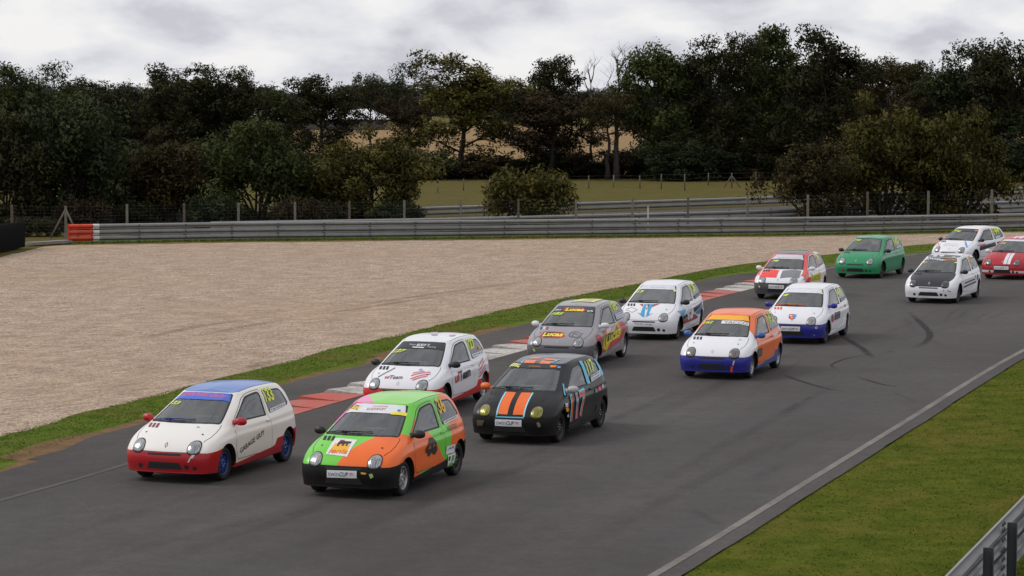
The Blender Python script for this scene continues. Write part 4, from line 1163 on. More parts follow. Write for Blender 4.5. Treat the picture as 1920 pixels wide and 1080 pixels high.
# outlines in top view coordinates (y, -x)
def sym(pts): return pts + [(-y, x) for y, x in reversed(pts) if abs(y) > 1e-6]
WSCREEN = [(0, .312), (.19, .305), (.33, .288), (.425, .255), (.455, .262), (.50, .44), (.548, .66), (.588, .88), (.607, 1.02), (.597, 1.055), (.52, 1.098), (.40, 1.158), (.22, 1.192), (0, 1.205)]
WSCREEN = [(y, -x) for y, x in [(a, b) for a, b in sym(WSCREEN)]]
HOOD = sym([(0, 1.222), (.22, 1.208), (.41, 1.172), (.56, 1.092), (.625, 1.055), (.648, 1.12), (.655, 1.30), (.640, 1.46), (.605, 1.56), (.56, 1.66), (.55, 1.86), (0, 1.90)])
HOOD = [(y, -x) for y, x in HOOD]
ROOF = sym([(0, .285), (.19, .278), (.33, .258), (.43, .215), (.478, .13), (.497, -.05), (.505, -.4), (.503, -.9), (.49, -1.2), (.45, -1.36), (.33, -1.435), (0, -1.462)])
ROOF = [(y, -x) for y, x in ROOF]
RWIN = rounded([(-.50, .98), (-.43, 1.225), (.43, 1.225), (.50, .98)], .07)
TLAMP = rounded([(-.68, .60), (-.68, .90), (-.53, .90), (-.55, .60)], .03)

def seg_faces(bm, v, p, q, filt, pad=0.06):
    lo = (min(p[0], q[0]) - pad, min(p[1], q[1]) - pad); hi = (max(p[0], q[0]) + pad, max(p[1], q[1]) + pad)
    out = []
    for f in bm.faces:
        if not filt(f): continue
        s, t = to_st(v, f.calc_center_median())
        if lo[0] <= s <= hi[0] and lo[1] <= t <= hi[1]: out.append(f)
    return out
def cut(bm, v, poly, filt, pid, lay):
    o, a, b = VIEW[v]; n = vnorm(v)
    for i in range(len(poly)):
        p, q = poly[i - 1], poly[i]
        fs = seg_faces(bm, v, p, q, filt)
        if not fs: continue
        e = a * (q[0] - p[0]) + b * (q[1] - p[1])
        if e.length < 1e-6: continue
        geom = set(fs)
        for f in fs: geom.update(f.edges); geom.update(f.verts)
        bmesh.ops.bisect_plane(bm, geom=list(geom), dist=1e-5, plane_co=o + a * p[0] + b * p[1], plane_no=e.cross(n).normalized())
    for f in bm.faces:
        if filt(f):
            s, t = to_st(v, f.calc_center_median())
            if pt_in(poly, s, t): f[lay] = pid

bm = SHELL.copy()
PART = bm.faces.layers.int.new('part')
left = lambda f: f.normal.y > 0.15 and f.calc_center_median().y > 0.35
right = lambda f: f.normal.y < -0.15 and f.calc_center_median().y < -0.35
anyf = lambda f: True
topf = lambda f: f.normal.z > 0.05 and f.calc_center_median().z > 0.49
IDS = dict(body=0, hood=1, windscreen=2, roof_panel=3, doorL=4, doorR=5, dwinL=6, dwinR=7, qwinL=8, qwinR=9, rear_window=10, bumperF=11, bumperR=12, skirtL=13, skirtR=14, lampL=15, lampR=16, hole=99)
cut(bm, 'T', HOOD, topf, 1, PART)
cut(bm, 'T', ROOF, lambda f: f.normal.z > 0.1 and f.calc_center_median().z > 1.2, 3, PART)
cut(bm, 'T', WSCREEN, lambda f: f.normal.z > 0.05 and f.calc_center_median().z > 0.86, 2, PART)
for v, fl, sg, k in (('L', left, 1, 0), ('R', right, -1, 1)):
    P = (lambda pts: [(-x, z) for x, z in pts]) if v == 'L' else (lambda pts: list(pts))
    flo = (lambda f, fl=fl: fl(f) and f[PART] not in (1, 2, 3))
    cut(bm, v, P(DOOR), flo, 4 + k, PART)
    cut(bm, v, P(DOORWIN), flo, 6 + k, PART)
    cut(bm, v, P(QUARTER), flo, 8 + k, PART)
    low = (lambda f, sg=sg: f.calc_center_median().y * sg > 0.3 and f.calc_center_median().z < 0.75)
    cut(bm, v, P(SKIRT), low, 13 + k, PART)
cut(bm, 'L', SIDE_X(FBUMP), lambda f: f.calc_center_median().z < 0.7 and f.calc_center_median().x > 1.0, 11, PART)
cut(bm, 'L', SIDE_X(RBUMP), lambda f: f.calc_center_median().z < 0.7 and f.calc_center_median().x < -1.0, 12, PART)
for v, sg in (('L', 1), ('R', -1)):
    P = (lambda pts: [(-x, z) for x, z in pts]) if v == 'L' else (lambda pts: list(pts))
    low = (lambda f, sg=sg: f.calc_center_median().y * sg > 0.5 and f.calc_center_median().z < 0.75)
    cut(bm, v, P(ARCH_F), low, 99, PART); cut(bm, v, P(ARCH_R), low, 99, PART)
rear = lambda f: f.normal.x < -0.3
cut(bm, 'B', RWIN, rear, 10, PART)
cut(bm, 'B', TLAMP, rear, 15, PART); cut(bm, 'B', [(-y, z) for y, z in TLAMP], rear, 16, PART)
bm.normal_update()

def extract(name, pid, offset=0.0, rim=0.0, origin=None):
    fs = [f for f in bm.faces if f[PART] == pid]
    idx = {}; vs = []; ns = []; faces = []
    for f in fs:
        q = []
        for v in f.verts:
            if v not in idx:
                idx[v] = len(vs); vs.append(v.co + v.normal * offset); ns.append(v.normal.copy())
            q.append(idx[v])
        faces.append(q)
    nb_ = len(vs)
    if rim:
        cnt = {}
        for q in faces:
            for a, b in zip(q, q[1:] + q[:1]): cnt[(a, b)] = cnt.get((a, b), 0) + 1
        bd = [(a, b) for (a, b) in cnt if (b, a) not in cnt]
        m2 = {}
        for a, b in bd:
            for x in (a, b):
                if x not in m2: m2[x] = len(vs); vs.append(vs[x] - ns[x] * rim); ns.append(ns[x])
        for a, b in bd: faces.append([b, a, m2[a], m2[b]])
    m = mesh_of(name, vs, faces, True)
    if not rim: m.normals_split_custom_set_from_vertices([tuple(n) for n in ns])
    else:
        ln = []
        for p in m.polygons:
            for li in p.loop_indices:
                vi = m.loops[li].vertex_index
                ln.append(tuple(ns[vi]) if all(x < nb_ for x in p.vertices) else tuple(p.normal))
        m.normals_split_custom_set(ln)
    return m

def hit(v, s, t):
    o, d = st_ray(v, s, t)
    loc, nrm, _, _ = SH_BVH.ray_cast(o, d)
    return (loc, nrm) if loc else (None, None)

def drape(name, v, polys, offset, step=0.05):
    # a flat drawing (polygons in the view's coordinates) laid onto the shell
    b = bmesh.new(); o, a, c = VIEW[v]; n = vnorm(v)
    for poly in polys:
        vv = [b.verts.new((s, t, 0)) for s, t in poly]
        try: b.faces.new(vv)
        except ValueError: pass
    return drape_bm(name, v, b, offset, step)
def drape_bm(name, v, b, offset, step=0.05, shift=(0, 0)):
    bmesh.ops.triangulate(b, faces=b.faces[:])
    for ax in (0, 1):
        lo = min(x.co[ax] for x in b.verts); hi = max(x.co[ax] for x in b.verts)
        k = lo + step
        while k < hi:
            co = Vector((0, 0, 0)); co[ax] = k; no = Vector((0, 0, 0)); no[ax] = 1
            bmesh.ops.bisect_plane(b, geom=b.verts[:] + b.edges[:] + b.faces[:], dist=1e-6, plane_co=co, plane_no=no)
            k += step
    n = vnorm(v); dead = []
    nrm_ = {}
    for x in b.verts:
        loc, nr = hit(v, x.co.x, x.co.y)
        if loc is None or nr.dot(n) < 0.08: dead.append(x); continue
        x.co = loc + nr * offset; nrm_[x] = nr
    if dead: bmesh.ops.delete(b, geom=dead, context='VERTS')
    for f in b.faces:
        f.normal_update()
        if f.normal.dot(n) < 0: f.normal_flip()
        f.smooth = True
    m = bpy.data.meshes.new(name); b.to_mesh(m)
    m.normals_split_custom_set_from_vertices([tuple(nrm_[x]) for x in b.verts])
    b.free(); m.update()
    return m

def ring_poly(poly, w_in, w_out):
    # a closed ribbon around an outline
    N = len(poly); A, B = [], []
    ar = sum(poly[i - 1][0] * poly[i][1] - poly[i][0] * poly[i - 1][1] for i in range(N))
    sg = 1 if ar > 0 else -1
    for i in range(N):
        p, q, r_ = Vector(poly[i - 1]), Vector(poly[i]), Vector(poly[(i + 1) % N])
        t = ((q - p).normalized() + (r_ - q).normalized())
        t = t.normalized() if t.length > 1e-6 else (r_ - q).normalized()
        nn = Vector((t.y, -t.x)) * sg                        # outward
        A.append(q + nn * w_out); B.append(q - nn * w_in)
    return [[tuple(A[i - 1]), tuple(A[i]), tuple(B[i]), tuple(B[i - 1])] for i in range(N)]
def line_poly(pts, w):
    out = []
    pts = [Vector(p) for p in pts]
    for i in range(len(pts) - 1):
        t = (pts[i + 1] - pts[i]).normalized(); n = Vector((-t.y, t.x)) * w / 2
        out.append([tuple(pts[i] - n), tuple(pts[i + 1] - n), tuple(pts[i + 1] + n), tuple(pts[i] + n)])
    return out
LP = lambda pts: [(-x, z) for x, z in pts]

# ---- shared meshes
CM = {}
CM['body'] = extract('body', 0)
CM['hood'] = extract('hood', 1, 0.002, 0.012)
CM['roof_panel'] = extract('roof_panel', 3, 0.0015, 0.006)
CM['windscreen'] = extract('windscreen', 2, -0.003)
CM['rear_window'] = extract('rear_window', 10, -0.003)
for s_, k in (('L', 0), ('R', 1)):
    CM['door' + s_] = extract('door', 4 + k, 0.001, 0.010)
    CM['dwin' + s_] = extract('window', 6 + k, -0.005)
    CM['qwin' + s_] = extract('quarter_window', 8 + k, -0.004)
    CM['skirt' + s_] = extract('side_skirt', 13 + k, 0.010, 0.03)
    CM['lamp' + s_] = extract('tail_lamp', 15 + k, 0.004, 0.02)
CM['bumperF'] = extract('front_bumper', 11, 0.006, 0.03)
CM['bumperR'] = extract('rear_bumper', 12, 0.006, 0.03)
bm.free()
# seals and seams
CM['seal_screen'] = drape('windscreen_seal', 'T', ring_poly(WSCREEN, .020, .006), 0.0010, 0.08)
for v, s_ in (('L', 'L'), ('R', 'R')):
    P = LP if v == 'L' else (lambda pts: list(pts))
    CM['seal_d' + s_] = drape('window_seal', v, ring_poly(P(DOORWIN), .016, .010), 0.0016, 0.08)
    CM['seal_q' + s_] = drape('window_seal', v, ring_poly(P(QUARTER), .012, .008), 0.0010, 0.08)
    CM['seam_d' + s_] = drape('door_seam', v, ring_poly(P(DOOR), .003, .0045), 0.0022, 0.08)
    CM['seam_r' + s_] = drape('roof_seam', 'T', line_poly([((1 if v == 'L' else -1) * a, -b) for a, b in [(.44, .20), (.482, .12), (.500, -.05), (.508, -.4), (.506, -.9), (.494, -1.2), (.455, -1.36)]], .010), 0.0022, 0.1)
_hs = line_poly([(y, -x) for y, x in [(.63, 1.055), (.652, 1.13), (.66, 1.30), (.645, 1.46), (.61, 1.555), (.59, 1.61)]], .008)
CM['seam_hL'] = drape('hood_seam', 'T', _hs, 0.0030, 0.08)
CM['seam_hR'] = drape('hood_seam', 'T', [[(-a, b) for a, b in q][::-1] for q in _hs], 0.0030, 0.08)
CM['seam_b'] = drape('bumper_seam', 'F', line_poly([(-.60, .506), (-.3, .502), (0, .5), (.3, .502), (.60, .506)], .014), 0.0035, 0.06)
CM['cowl'] = drape('cowl', 'T', line_poly([(y, -x) for y, x in [(-.60, 1.070), (-.52, 1.112), (-.40, 1.172), (-.22, 1.207), (0, 1.22), (.22, 1.207), (.40, 1.172), (.52, 1.112), (.60, 1.070)]], .016), 0.0030, 0.06)

# headlamp: domed lens with half-round outline and dark surround
def lamp_outline(n, k=1.0):
    out = []
    for i in range(n):
        a = 2 * math.pi * i / n; c, s = math.cos(a), math.sin(a)
        y = 0.100 * k * (abs(c) ** 0.85) * (1 if c > 0 else -1)
        z = (0.104 if s > 0 else 0.092) * k * (abs(s) ** 0.85) * (1 if s > 0 else -1)
        out.append((y, z))
    return out
def headlamp(cy, cz, k, bulge, base, name):
    vs, fs = [], []; n, m = 28, 7
    for j in range(m + 1):
        f = 1 - j / m
        for (y, z) in lamp_outline(n, k * max(f, 0.001)):
            loc, nr = hit('F', cy + y, cz + z)
            vs.append(loc + Vector((1, 0, 0.15)) * 0 + (Vector((0.86, 0.14 if cy > 0 else -0.14, 0.36))) * (base + bulge * (1 - f ** 2.4)))
    for j in range(m):
        for i in range(n): fs.append((j * n + i, j * n + (i + 1) % n, (j + 1) * n + (i + 1) % n, (j + 1) * n + i))
    b0 = len(vs)
    for (y, z) in lamp_outline(n, k):
        loc, nr = hit('F', cy + y, cz + z); vs.append(loc - nr * 0.02)
    for i in range(n): fs.append((b0 + i, b0 + (i + 1) % n, (i + 1) % n, i))
    me = mesh_of(name, vs, fs, True)
    b = bmesh.new(); b.from_mesh(me); bmesh.ops.remove_doubles(b, verts=b.verts, dist=0.0006); b.normal_update()
    if sum(f.normal.x for f in b.faces) < 0: bmesh.ops.reverse_faces(b, faces=b.faces)
    b.to_mesh(me); b.free(); return me
HLZ, HLY = .567, .487
for s_, sg in (('L', 1), ('R', -1)):
    CM['lens' + s_] = headlamp(sg * HLY, HLZ, 1.0, 0.018, 0.016, 'lens')
    CM['bezel' + s_] = headlamp(sg * HLY, HLZ, 1.13, 0.004, 0.008, 'bezel')

# wheel
def wheel_meshes():
    t = MB(); R0, Rr, w = .272, .178, .165
    t.lathe([(-w * .40, Rr), (-w * .5, Rr + .02), (-w * .53, Rr + .05), (-w * .5, R0 - .022), (-w * .42, R0 - .004), (-w * .2, R0), (w * .2, R0), (w * .42, R0 - .004), (w * .5, R0 - .022), (w * .53, Rr + .05), (w * .5, Rr + .02), (w * .40, Rr)], 40)
    tyre = t.mesh('tyre')
    r = MB()                                               # steel rim: lip, well, dished disc with ventilation holes (outer side +y)
    r.lathe([(w * .43, Rr + .004), (w * .46, Rr - .004), (w * .40, Rr - .012), (w * .30, Rr - .018), (w * .05, Rr - .030), (-w * .4, Rr - .02)], 40)
    n = 8
    # disc with n openings: spokes between r=.10 and r=.148
    ri, ro, y0 = .092, .146, w * .30
    r.lathe([(w * .16, 0.0), (w * .20, .030), (w * .36, .034), (w * .36, .055), (w * .27, .066), (y0, ri)], 32)
    r.lathe([(y0 - .004, ro), (w * .20, Rr - .026)], 32)
    for i in range(n):
        a0 = 2 * math.pi * i / n; da = 2 * math.pi / n * 0.30
        vs = []
        for rr in (ri, ro):
            for a in (a0 - da, a0 + da): vs.append((rr * math.cos(a), y0 - (.004 if rr == ro else 0), rr * math.sin(a)))
        r.add(vs, [(0, 1, 3, 2)])
    rim = r.mesh('rim')
    b = bmesh.new(); b.from_mesh(rim); bmesh.ops.remove_doubles(b, verts=b.verts, dist=0.0003); b.to_mesh(rim); b.free()
    k = MB(); k.lathe([(w * .12, .0), (w * .12, .165)], 24); k.lathe([(w * .125, .12), (w * .10, .125)], 24)
    drum = k.mesh('brake')
    h = MB()
    for i in range(4):
        a = math.pi / 2 * i + .4; h.lathe([(w * .36, .008), (w * .42, .008), (w * .43, .0)], 6, 'Y', (.044 * math.cos(a), 0, .044 * math.sin(a)))
    return tyre, rim, drum, h.mesh('wheel_bolts')
CM['tyre'], CM['rim'], CM['brake'], CM['wheel_bolts'] = wheel_meshes()
# wheel housings, floor, arch lips
m = MB()
for cx, cz, rr in ((1.173, .285, .322), (-1.173, .290, .317)):
    for sg in (1, -1):
        n = 20; vs = []
        for i in range(n + 1):
            a = R(-20 + 220 * i / n)
            x, z = cx + rr * math.cos(a), cz + rr * math.sin(a)
            loc, _ = hit('L' if sg > 0 else 'R', -x if sg > 0 else x, z)
            ys = (abs(loc.y) - 0.012) if loc else 0.72
            vs += [(x, sg * ys, z), (x, sg * .46, z)]
        fs = [(2 * i, 2 * i + 1, 2 * i + 3, 2 * i + 2) for i in range(n)]
        c0 = len(vs); vs += [(cx, sg * .46, cz)]
        fs += [(c0, 2 * i + 1, 2 * i + 3) for i in range(n)]
        m.add(vs, fs, True)
m.box((0, 0, .205), (2.9, .92, .03)); m.box((0.0, 0, .215), (1.55, 1.40, .02)); m.box((1.5, 0, .20), (.40, 1.1, .02)); m.box((-1.45, 0, .25), (.28, 1.1, .02))
CM['underbody'] = m.mesh('underbody')
# front lip
pts = [tuple(grid[5, j]) for j in range(0, 42, 3)]
pts = [(x + .006, -y, z + .012) for x, y, z in reversed(pts[1:])] + [(x + .006, y, z + .012) for x, y, z in pts]
CM['lip'] = MB().tube(pts, .017, 6, flat=1.0).mesh('front_lip')
# bumper openings
CM['slot'] = drape('grille_slot', 'F', [rounded([(-.29, .452), (.29, .452), (.29, .484), (-.29, .484)], .008)], 0.0085, 0.05)
CM['intake'] = drape('air_intake', 'F', [rounded([(-.315, .232), (.315, .232), (.26, .345), (-.26, .345)], .02)], 0.0085, 0.05)
def disc(cy, cz, r_, n=16): return [(cy + r_ * math.cos(2 * math.pi * i / n), cz + r_ * math.sin(2 * math.pi * i / n)) for i in range(n)]
CM['fogL'] = drape('fog_hole', 'F', [disc(.385, .275, .042)], 0.0088, 0.05)
CM['fogL2'] = drape('fog_hole', 'F', [disc(.515, .262, .036)], 0.0088, 0.05)
CM['fogR'] = drape('fog_hole', 'F', [disc(-.43, .27, .040)], 0.0088, 0.05)
CM['badge'] = drape('badge', 'F', ring_poly([(0, .645), (.028, .605), (0, .565), (-.028, .605)], .012, .002), 0.005, 0.03)
def pick(pos, heading, crop, uv, v):                      # photo pixel on a car of known pose -> point on the shell
    inv = (Matrix.Translation((pos[0], pos[1], 0)) @ Matrix.Rotation(R(heading), 4, 'Z')).inverted()
    o, d = pixel_ray(crop[1] + uv[0] / crop[0], crop[2] + uv[1] / crop[0])
    loc = SH_BVH.ray_cast(inv @ o, (inv.to_3x3() @ d).normalized())[0]
    return to_st(v, loc)
for i in range(3):
    q = [pick((-1.98, 41.70), -109.1, (4.5, 560, 710), (u + 34 * i, w), 'T') for u, w in ((222, 481 + 2 * i), (244, 483 + 2 * i), (226, 520 + 3 * i), (203, 518 + 3 * i))]
    CM['vent%d' % i] = drape('hood_vent', 'T', [q], 0.0060, 0.04)
CM['pinL'] = drape('hood_pin', 'T', [disc(.50, -1.46, .016, 10)], 0.008, 0.05)
CM['pinR'] = drape('hood_pin', 'T', [disc(-.50, -1.46, .016, 10)], 0.008, 0.05)
# wiper: arm and blade lying on the screen
def on_screen(y, x, h):
    loc, nr = hit('T', y, -x); return loc + nr * h
w_ = MB()
w_.tube([on_screen(-.60, 1.035, .014), on_screen(-.40, 1.09, .016), on_screen(-.12, 1.125, .018), on_screen(.10, 1.12, .016), on_screen(.20, 1.10, .014)], .009, 6)
w_.tube([on_screen(-.22, 1.165, .018), on_screen(-.30, 1.14, .030), on_screen(-.10, 1.145, .034), on_screen(.02, 1.13, .022)], [.020, .018, .011, .008], 6)
CM['wiper'] = w_.mesh('wiper')
# mirrors
for s_, sg in (('L', 1), ('R', -1)):
    m = MB()
    vs, fs = [], []; n, k = 14, 8
    for j in range(k + 1):
        ph = math.pi * j / k
        for i in range(n):
            th = 2 * math.pi * i / n
            dy = math.cos(ph); rr = math.sin(ph) ** 0.75
            x = rr * math.cos(th) * (.070 if math.cos(th) > 0 else .030); z = rr * math.sin(th) * .068
            vs.append((.760 + x - dy * .015, sg * (.838 + dy * .098), .905 + z))
    for j in range(k):
        for i in range(n): fs.append((j * n + i, j * n + (i + 1) % n, (j + 1) * n + (i + 1) % n, (j + 1) * n + i))
    m.add(vs, fs, True)
    m.tube([(.775, sg * .69, .862), (.772, sg * .735, .875), (.765, sg * .78, .895)], [.034, .028, .024], 8)
    m.tube([(.80, sg * .712, .80), (.79, sg * .715, .86), (.755, sg * .700, .915)], [.022, .03, .018], 6)
    me = m.mesh('wing_mirror'); b = bmesh.new(); b.from_mesh(me); bmesh.ops.recalc_face_normals(b, faces=b.faces); b.to_mesh(me); b.free()
    CM['mirror' + s_] = me
    m = MB(); loc, nr = hit('L' if sg > 0 else 'R', -(-.375) if sg > 0 else -.375, .80)
    m.tube([(-.30, loc.y + sg * .008, .795), (-.345, loc.y + sg * .020, .80), (-.41, loc.y + sg * .020, .805), (-.44, loc.y + sg * .006, .807)], [.010, .014, .014, .008], 6)
    CM['handle' + s_] = m.mesh('handle')
# cabin: tub, dashboard, seats, roll cage, steering wheel
m = MB()
m.box((-.25, 0, .30), (2.1, 1.30, .03)); m.box((.80, 0, .58), (.10, 1.25, .55)); m.box((-1.30, 0, .50), (.06, 1.2, .5))
CM['cabin_floor'] = m.mesh('cabin_floor')
m = MB(); vs = []
for y in (-.60, -.3, .3, .60):
    for x, z in ((1.02, .84), (.82, .865), (.66, .84), (.62, .70)): vs.append((x - abs(y) * .12, y, z))
m.add(vs, [(i * 4 + j, (i + 1) * 4 + j, (i + 1) * 4 + j + 1, i * 4 + j + 1) for i in range(3) for j in range(3)], True)
CM['dashboard'] = m.mesh('dashboard')
def seat(y):
    m = MB(); prof = [(.22, .42), (.20, .50), (-.18, .46), (-.26, .60), (-.36, .98), (-.40, 1.10), (-.47, 1.08), (-.42, .90), (-.34, .44), (.15, .36)]
    vs = []
    for s_ in (-1, 1):
        for x, z in prof: vs.append((x, y + s_ * .21 * (1 if z < 1.0 else .7), z))
    n = len(prof); fs = [(i, (i + 1) % n, n + (i + 1) % n, n + i) for i in range(n)] + [tuple(range(n)), tuple(range(2 * n - 1, n - 1, -1))]
    m.add(vs, fs)
    for s_ in (-1, 1): m.add([(-.20, y + s_ * .20, .56), (-.30, y + s_ * .20, .92), (-.12, y + s_ * .24, .86), (-.04, y + s_ * .24, .60)], [(0, 1, 2, 3)])
    return m.mesh('seat')
CM['seat'] = seat(.34)
m = MB(); r_ = .021
for sg in (1, -1):
    m.tube([(.70, sg * .60, .32), (.66, sg * .60, .86), (.12, sg * .46, 1.235), (-.38, sg * .48, 1.27)], r_, 8)
    m.tube([(-.42, sg * .58, .32), (-.42, sg * .60, .88), (-.40, sg * .50, 1.24), (-.38, 0, 1.27)], r_, 8)
    m.tube([(-.40, sg * .46, 1.22), (-1.15, sg * .55, .60)], r_, 8)
m.tube([(-.40, .52, 1.18), (-.42, -.56, .55)], r_, 8); m.tube([(.10, -.44, 1.235), (.10, .44, 1.235)], r_, 8); m.tube([(-.42, -.58, .80), (-.42, .58, .80)], r_, 8)
m.tube([(-.40, .46, 1.22), (-1.15, -.50, .62)], r_, 8)
CM['roll_cage'] = m.mesh('roll_cage')
m = MB(); sw = []
for i in range(21):
    a = 2 * math.pi * i / 20; sw.append((.46 + math.sin(a) * .075, .34 + math.cos(a) * .165, .845 + math.sin(a) * .15))
m.tube(sw, .014, 6, cap=False); m.tube([(.46, .18, .845), (.475, .34, .835), (.46, .50, .845)], .012, 5); m.tube([(.475, .34, .835), (.70, .34, .74)], .02, 6)
CM['steering_wheel'] = m.mesh('steering_wheel')

# ---- driver (seated figure grown from a skeleton with the skin modifier)
def driver_mesh():
    J = {}; V = []; E_ = []; Rd = []
    def jt(n, p, r, parent=None):
        J[n] = len(V); V.append(p); Rd.append(r)
        if parent is not None: E_.append((J[parent], J[n]))
    jt('pelvis', (-.10, 0, .53), (.15, .12)); jt('belly', (-.17, 0, .66), (.145, .115), 'pelvis'); jt('chest', (-.225, 0, .83), (.155, .12), 'belly'); jt('neck', (-.225, 0, .975), (.06, .06), 'chest'); jt('head', (-.20, 0, 1.06), (.075, .085), 'neck'); jt('crown', (-.20, 0, 1.13), (.06, .07), 'head')
    for s_ in (1, -1):
        n = str(s_)
        jt('sh' + n, (-.20, s_ * .185, .905), (.07, .07), 'chest'); jt('el' + n, (.06, s_ * .235, .735), (.052, .052), 'sh' + n); jt('wr' + n, (.29, s_ * .175, .84), (.034, .034), 'el' + n)
        jt('pa' + n, (.365, s_ * .165, .868), (.038, .026), 'wr' + n)
        for q in range(4):
            jt('f%d%s' % (q, n), (.42, s_ * (.140 + .014 * q), .895 - .022 * q), (.010, .010), 'pa' + n); jt('g%d%s' % (q, n), (.452 + .004 * q, s_ * (.150 + .008 * q), .885 - .026 * q), (.009, .009), 'f%d%s' % (q, n))
        jt('th' + n, (.385, s_ * .135, .90), (.011, .011), 'pa' + n); jt('tt' + n, (.42, s_ * .128, .912), (.010, .010), 'th' + n)
        jt('hip' + n, (-.06, s_ * .09, .52), (.09, .085), 'pelvis'); jt('kn' + n, (.36, s_ * .13, .63), (.065, .065), 'hip' + n); jt('an' + n, (.70, s_ * .11, .40), (.042, .042), 'kn' + n); jt('to' + n, (.80, s_ * .11, .47), (.036, .03), 'an' + n)
    me = bpy.data.meshes.new('person'); me.from_pydata(V, E_, [])
    o = bpy.data.objects.new('tmp_person', me); COL.objects.link(o)
    mod = o.modifiers.new('skin', 'SKIN'); sub = o.modifiers.new('sub', 'SUBSURF'); sub.levels = 1; sub.render_levels = 1
    for i, sv in enumerate(me.skin_vertices[0].data): sv.radius = Rd[i]; sv.use_root = (i == 0)
    dg = bpy.context.evaluated_depsgraph_get(); ev = o.evaluated_get(dg); out = bpy.data.meshes.new_from_object(ev)
    bpy.data.objects.remove(o)
    out.polygons.foreach_set('use_smooth', [True] * len(out.polygons)); out.name = 'person'
    return out
DRIVER = driver_mesh()
hm = MB(); hm.lathe([(.0 + 1.00, .075), (1.015, .115), (1.06, .138), (1.11, .142), (1.16, .128), (1.20, .092), (1.222, .045), (1.228, .001)], 20, 'Z', (-.195, 0, 0))
HELMET = hm.mesh('helmet')
vz = MB(); vs = []
for i in range(9):
    a = R(-70 + 140 * i / 8)
    for z, rr in ((1.055, .1405), (1.085, .1445), (1.125, .1425)): vs.append((-.195 + rr * math.cos(a), rr * math.sin(a), z))
vz.add(vs, [(i * 3 + j, (i + 1) * 3 + j, (i + 1) * 3 + j + 1, i * 3 + j + 1) for i in range(8) for j in range(2)], True)
VISOR = vz.mesh('visor')

# ------------------------------------------------------------------ car materials
def paint(name, base, regions=(), rough=0.30, coat=0.30, spec=0.35):
    if name in MATS: return MATS[name]
    t = NT(name); p = t.pos()
    sep = t.node('ShaderNodeSeparateXYZ'); t.l.new(p, sep.inputs[0])
    col = None
    n = t.noise(p, 2.3, 5, 0.65); g = t.noise(p, 24, 3, 0.7)
    cur = t.node('ShaderNodeRGB'); cur.outputs[0].default_value = tuple(base) + (1,); col = cur.outputs[0]
    for planes, c in regions:
        mk = None
        for (a, b, cc, d) in planes:
            v = t.math('ADD', t.math('ADD', t.math('MULTIPLY', sep.outputs[0], float(a)), t.math('MULTIPLY', sep.outputs[1], float(b))), t.math('MULTIPLY', sep.outputs[2], float(cc)))
            k = t.math('GREATER_THAN', v, float(d)); mk = k if mk is None else t.math('MULTIPLY', mk, k)
        col = t.mix(mk, col, tuple(c))
    # road film: a thin dusty tone, thicker low down on the panels
    low = t.ramp(sep.outputs[2], [(0.18, 0.22), (0.50, 0.0)])
    dirt = t.math('MULTIPLY', t.math('ADD', low, 0.035), t.ramp(n, [(0.35, 0.25), (0.7, 1.0)]))
    col = t.mix(dirt, col, (0.085, 0.072, 0.062))
    t.set(color=col, coat=coat, coatr=0.06, spec=spec)
    t.set(rough=t.math('ADD', t.math('MULTIPLY', g, 0.14), rough - 0.04))
    MATS[name] = t.m
    return t.m

def m_glass(name, tint, refl=1.0, ior=1.62, alpha_t=0.45):
    t = NT(name); p = t.pos()
    fr = t.node('ShaderNodeFresnel'); fr.inputs['IOR'].default_value = ior
    gl = t.node('ShaderNodeBsdfGlossy'); gl.inputs['Roughness'].default_value = 0.03; gl.inputs['Color'].default_value = (refl, refl, refl, 1)
    tr = t.node('ShaderNodeBsdfTransparent'); tr.inputs['Color'].default_value = tuple(tint) + (1,)
    n = t.noise(p, 3.2, 4, 0.6)
    bp = t.node('ShaderNodeBump'); bp.inputs['Strength'].default_value = 0.035; bp.inputs['Distance'].default_value = 0.05
    t.l.new(n, bp.inputs['Height']); t.l.new(bp.outputs[0], gl.inputs['Normal'])
    # a thin dusty film scatters a little light
    df = t.node('ShaderNodeBsdfDiffuse'); df.inputs['Color'].default_value = (0.30, 0.34, 0.335, 1)
    m1 = t.node('ShaderNodeMixShader'); t.l.new(t.ramp(n, [(0.3, alpha_t * 0.7), (0.7, alpha_t * 1.3)]), m1.inputs[0]); t.l.new(tr.outputs[0], m1.inputs[1]); t.l.new(df.outputs[0], m1.inputs[2])
    m2 = t.node('ShaderNodeMixShader'); t.l.new(fr.outputs[0], m2.inputs[0]); t.l.new(m1.outputs[0], m2.inputs[1]); t.l.new(gl.outputs[0], m2.inputs[2])
    t.l.new(m2.outputs[0], t.out.inputs[0])
    MATS[name] = t.m
    return t.m
m_glass('window_glass', (0.52, 0.60, 0.59), 1.0, 1.85, 0.11)
m_glass('blue_glass', (0.20, 0.22, 0.34), (1.0), 2.1, 0.16)
plain('rubber_seal', (0.010, 0.010, 0.011), 0.55)
plain('black_trim', (0.013, 0.013, 0.014), 0.5, vary=0.3)
plain('tyre_rubber', (0.010, 0.0098, 0.0095), 0.8, vary=0.35, scale=9)
plain('under_black', (0.006, 0.006, 0.006), 0.9)
plain('cabin_grey', (0.10, 0.10, 0.105), 0.8)
plain('seat_black', (0.022, 0.022, 0.024), 0.8)
plain('cage_white', (0.55, 0.55, 0.55), 0.4)
plain('steel_rim', (0.42, 0.42, 0.43), 0.4, metal=0.55, vary=0.3, scale=9)
plain('black_rim', (0.018, 0.018, 0.019), 0.45, vary=0.3)
plain('blue_rim', (0.012, 0.05, 0.22), 0.4, vary=0.3, scale=9)
plain('brake_iron', (0.05, 0.04, 0.035), 0.7, metal=0.4)
plain('mesh_dark', (0.016, 0.017, 0.018), 0.7)
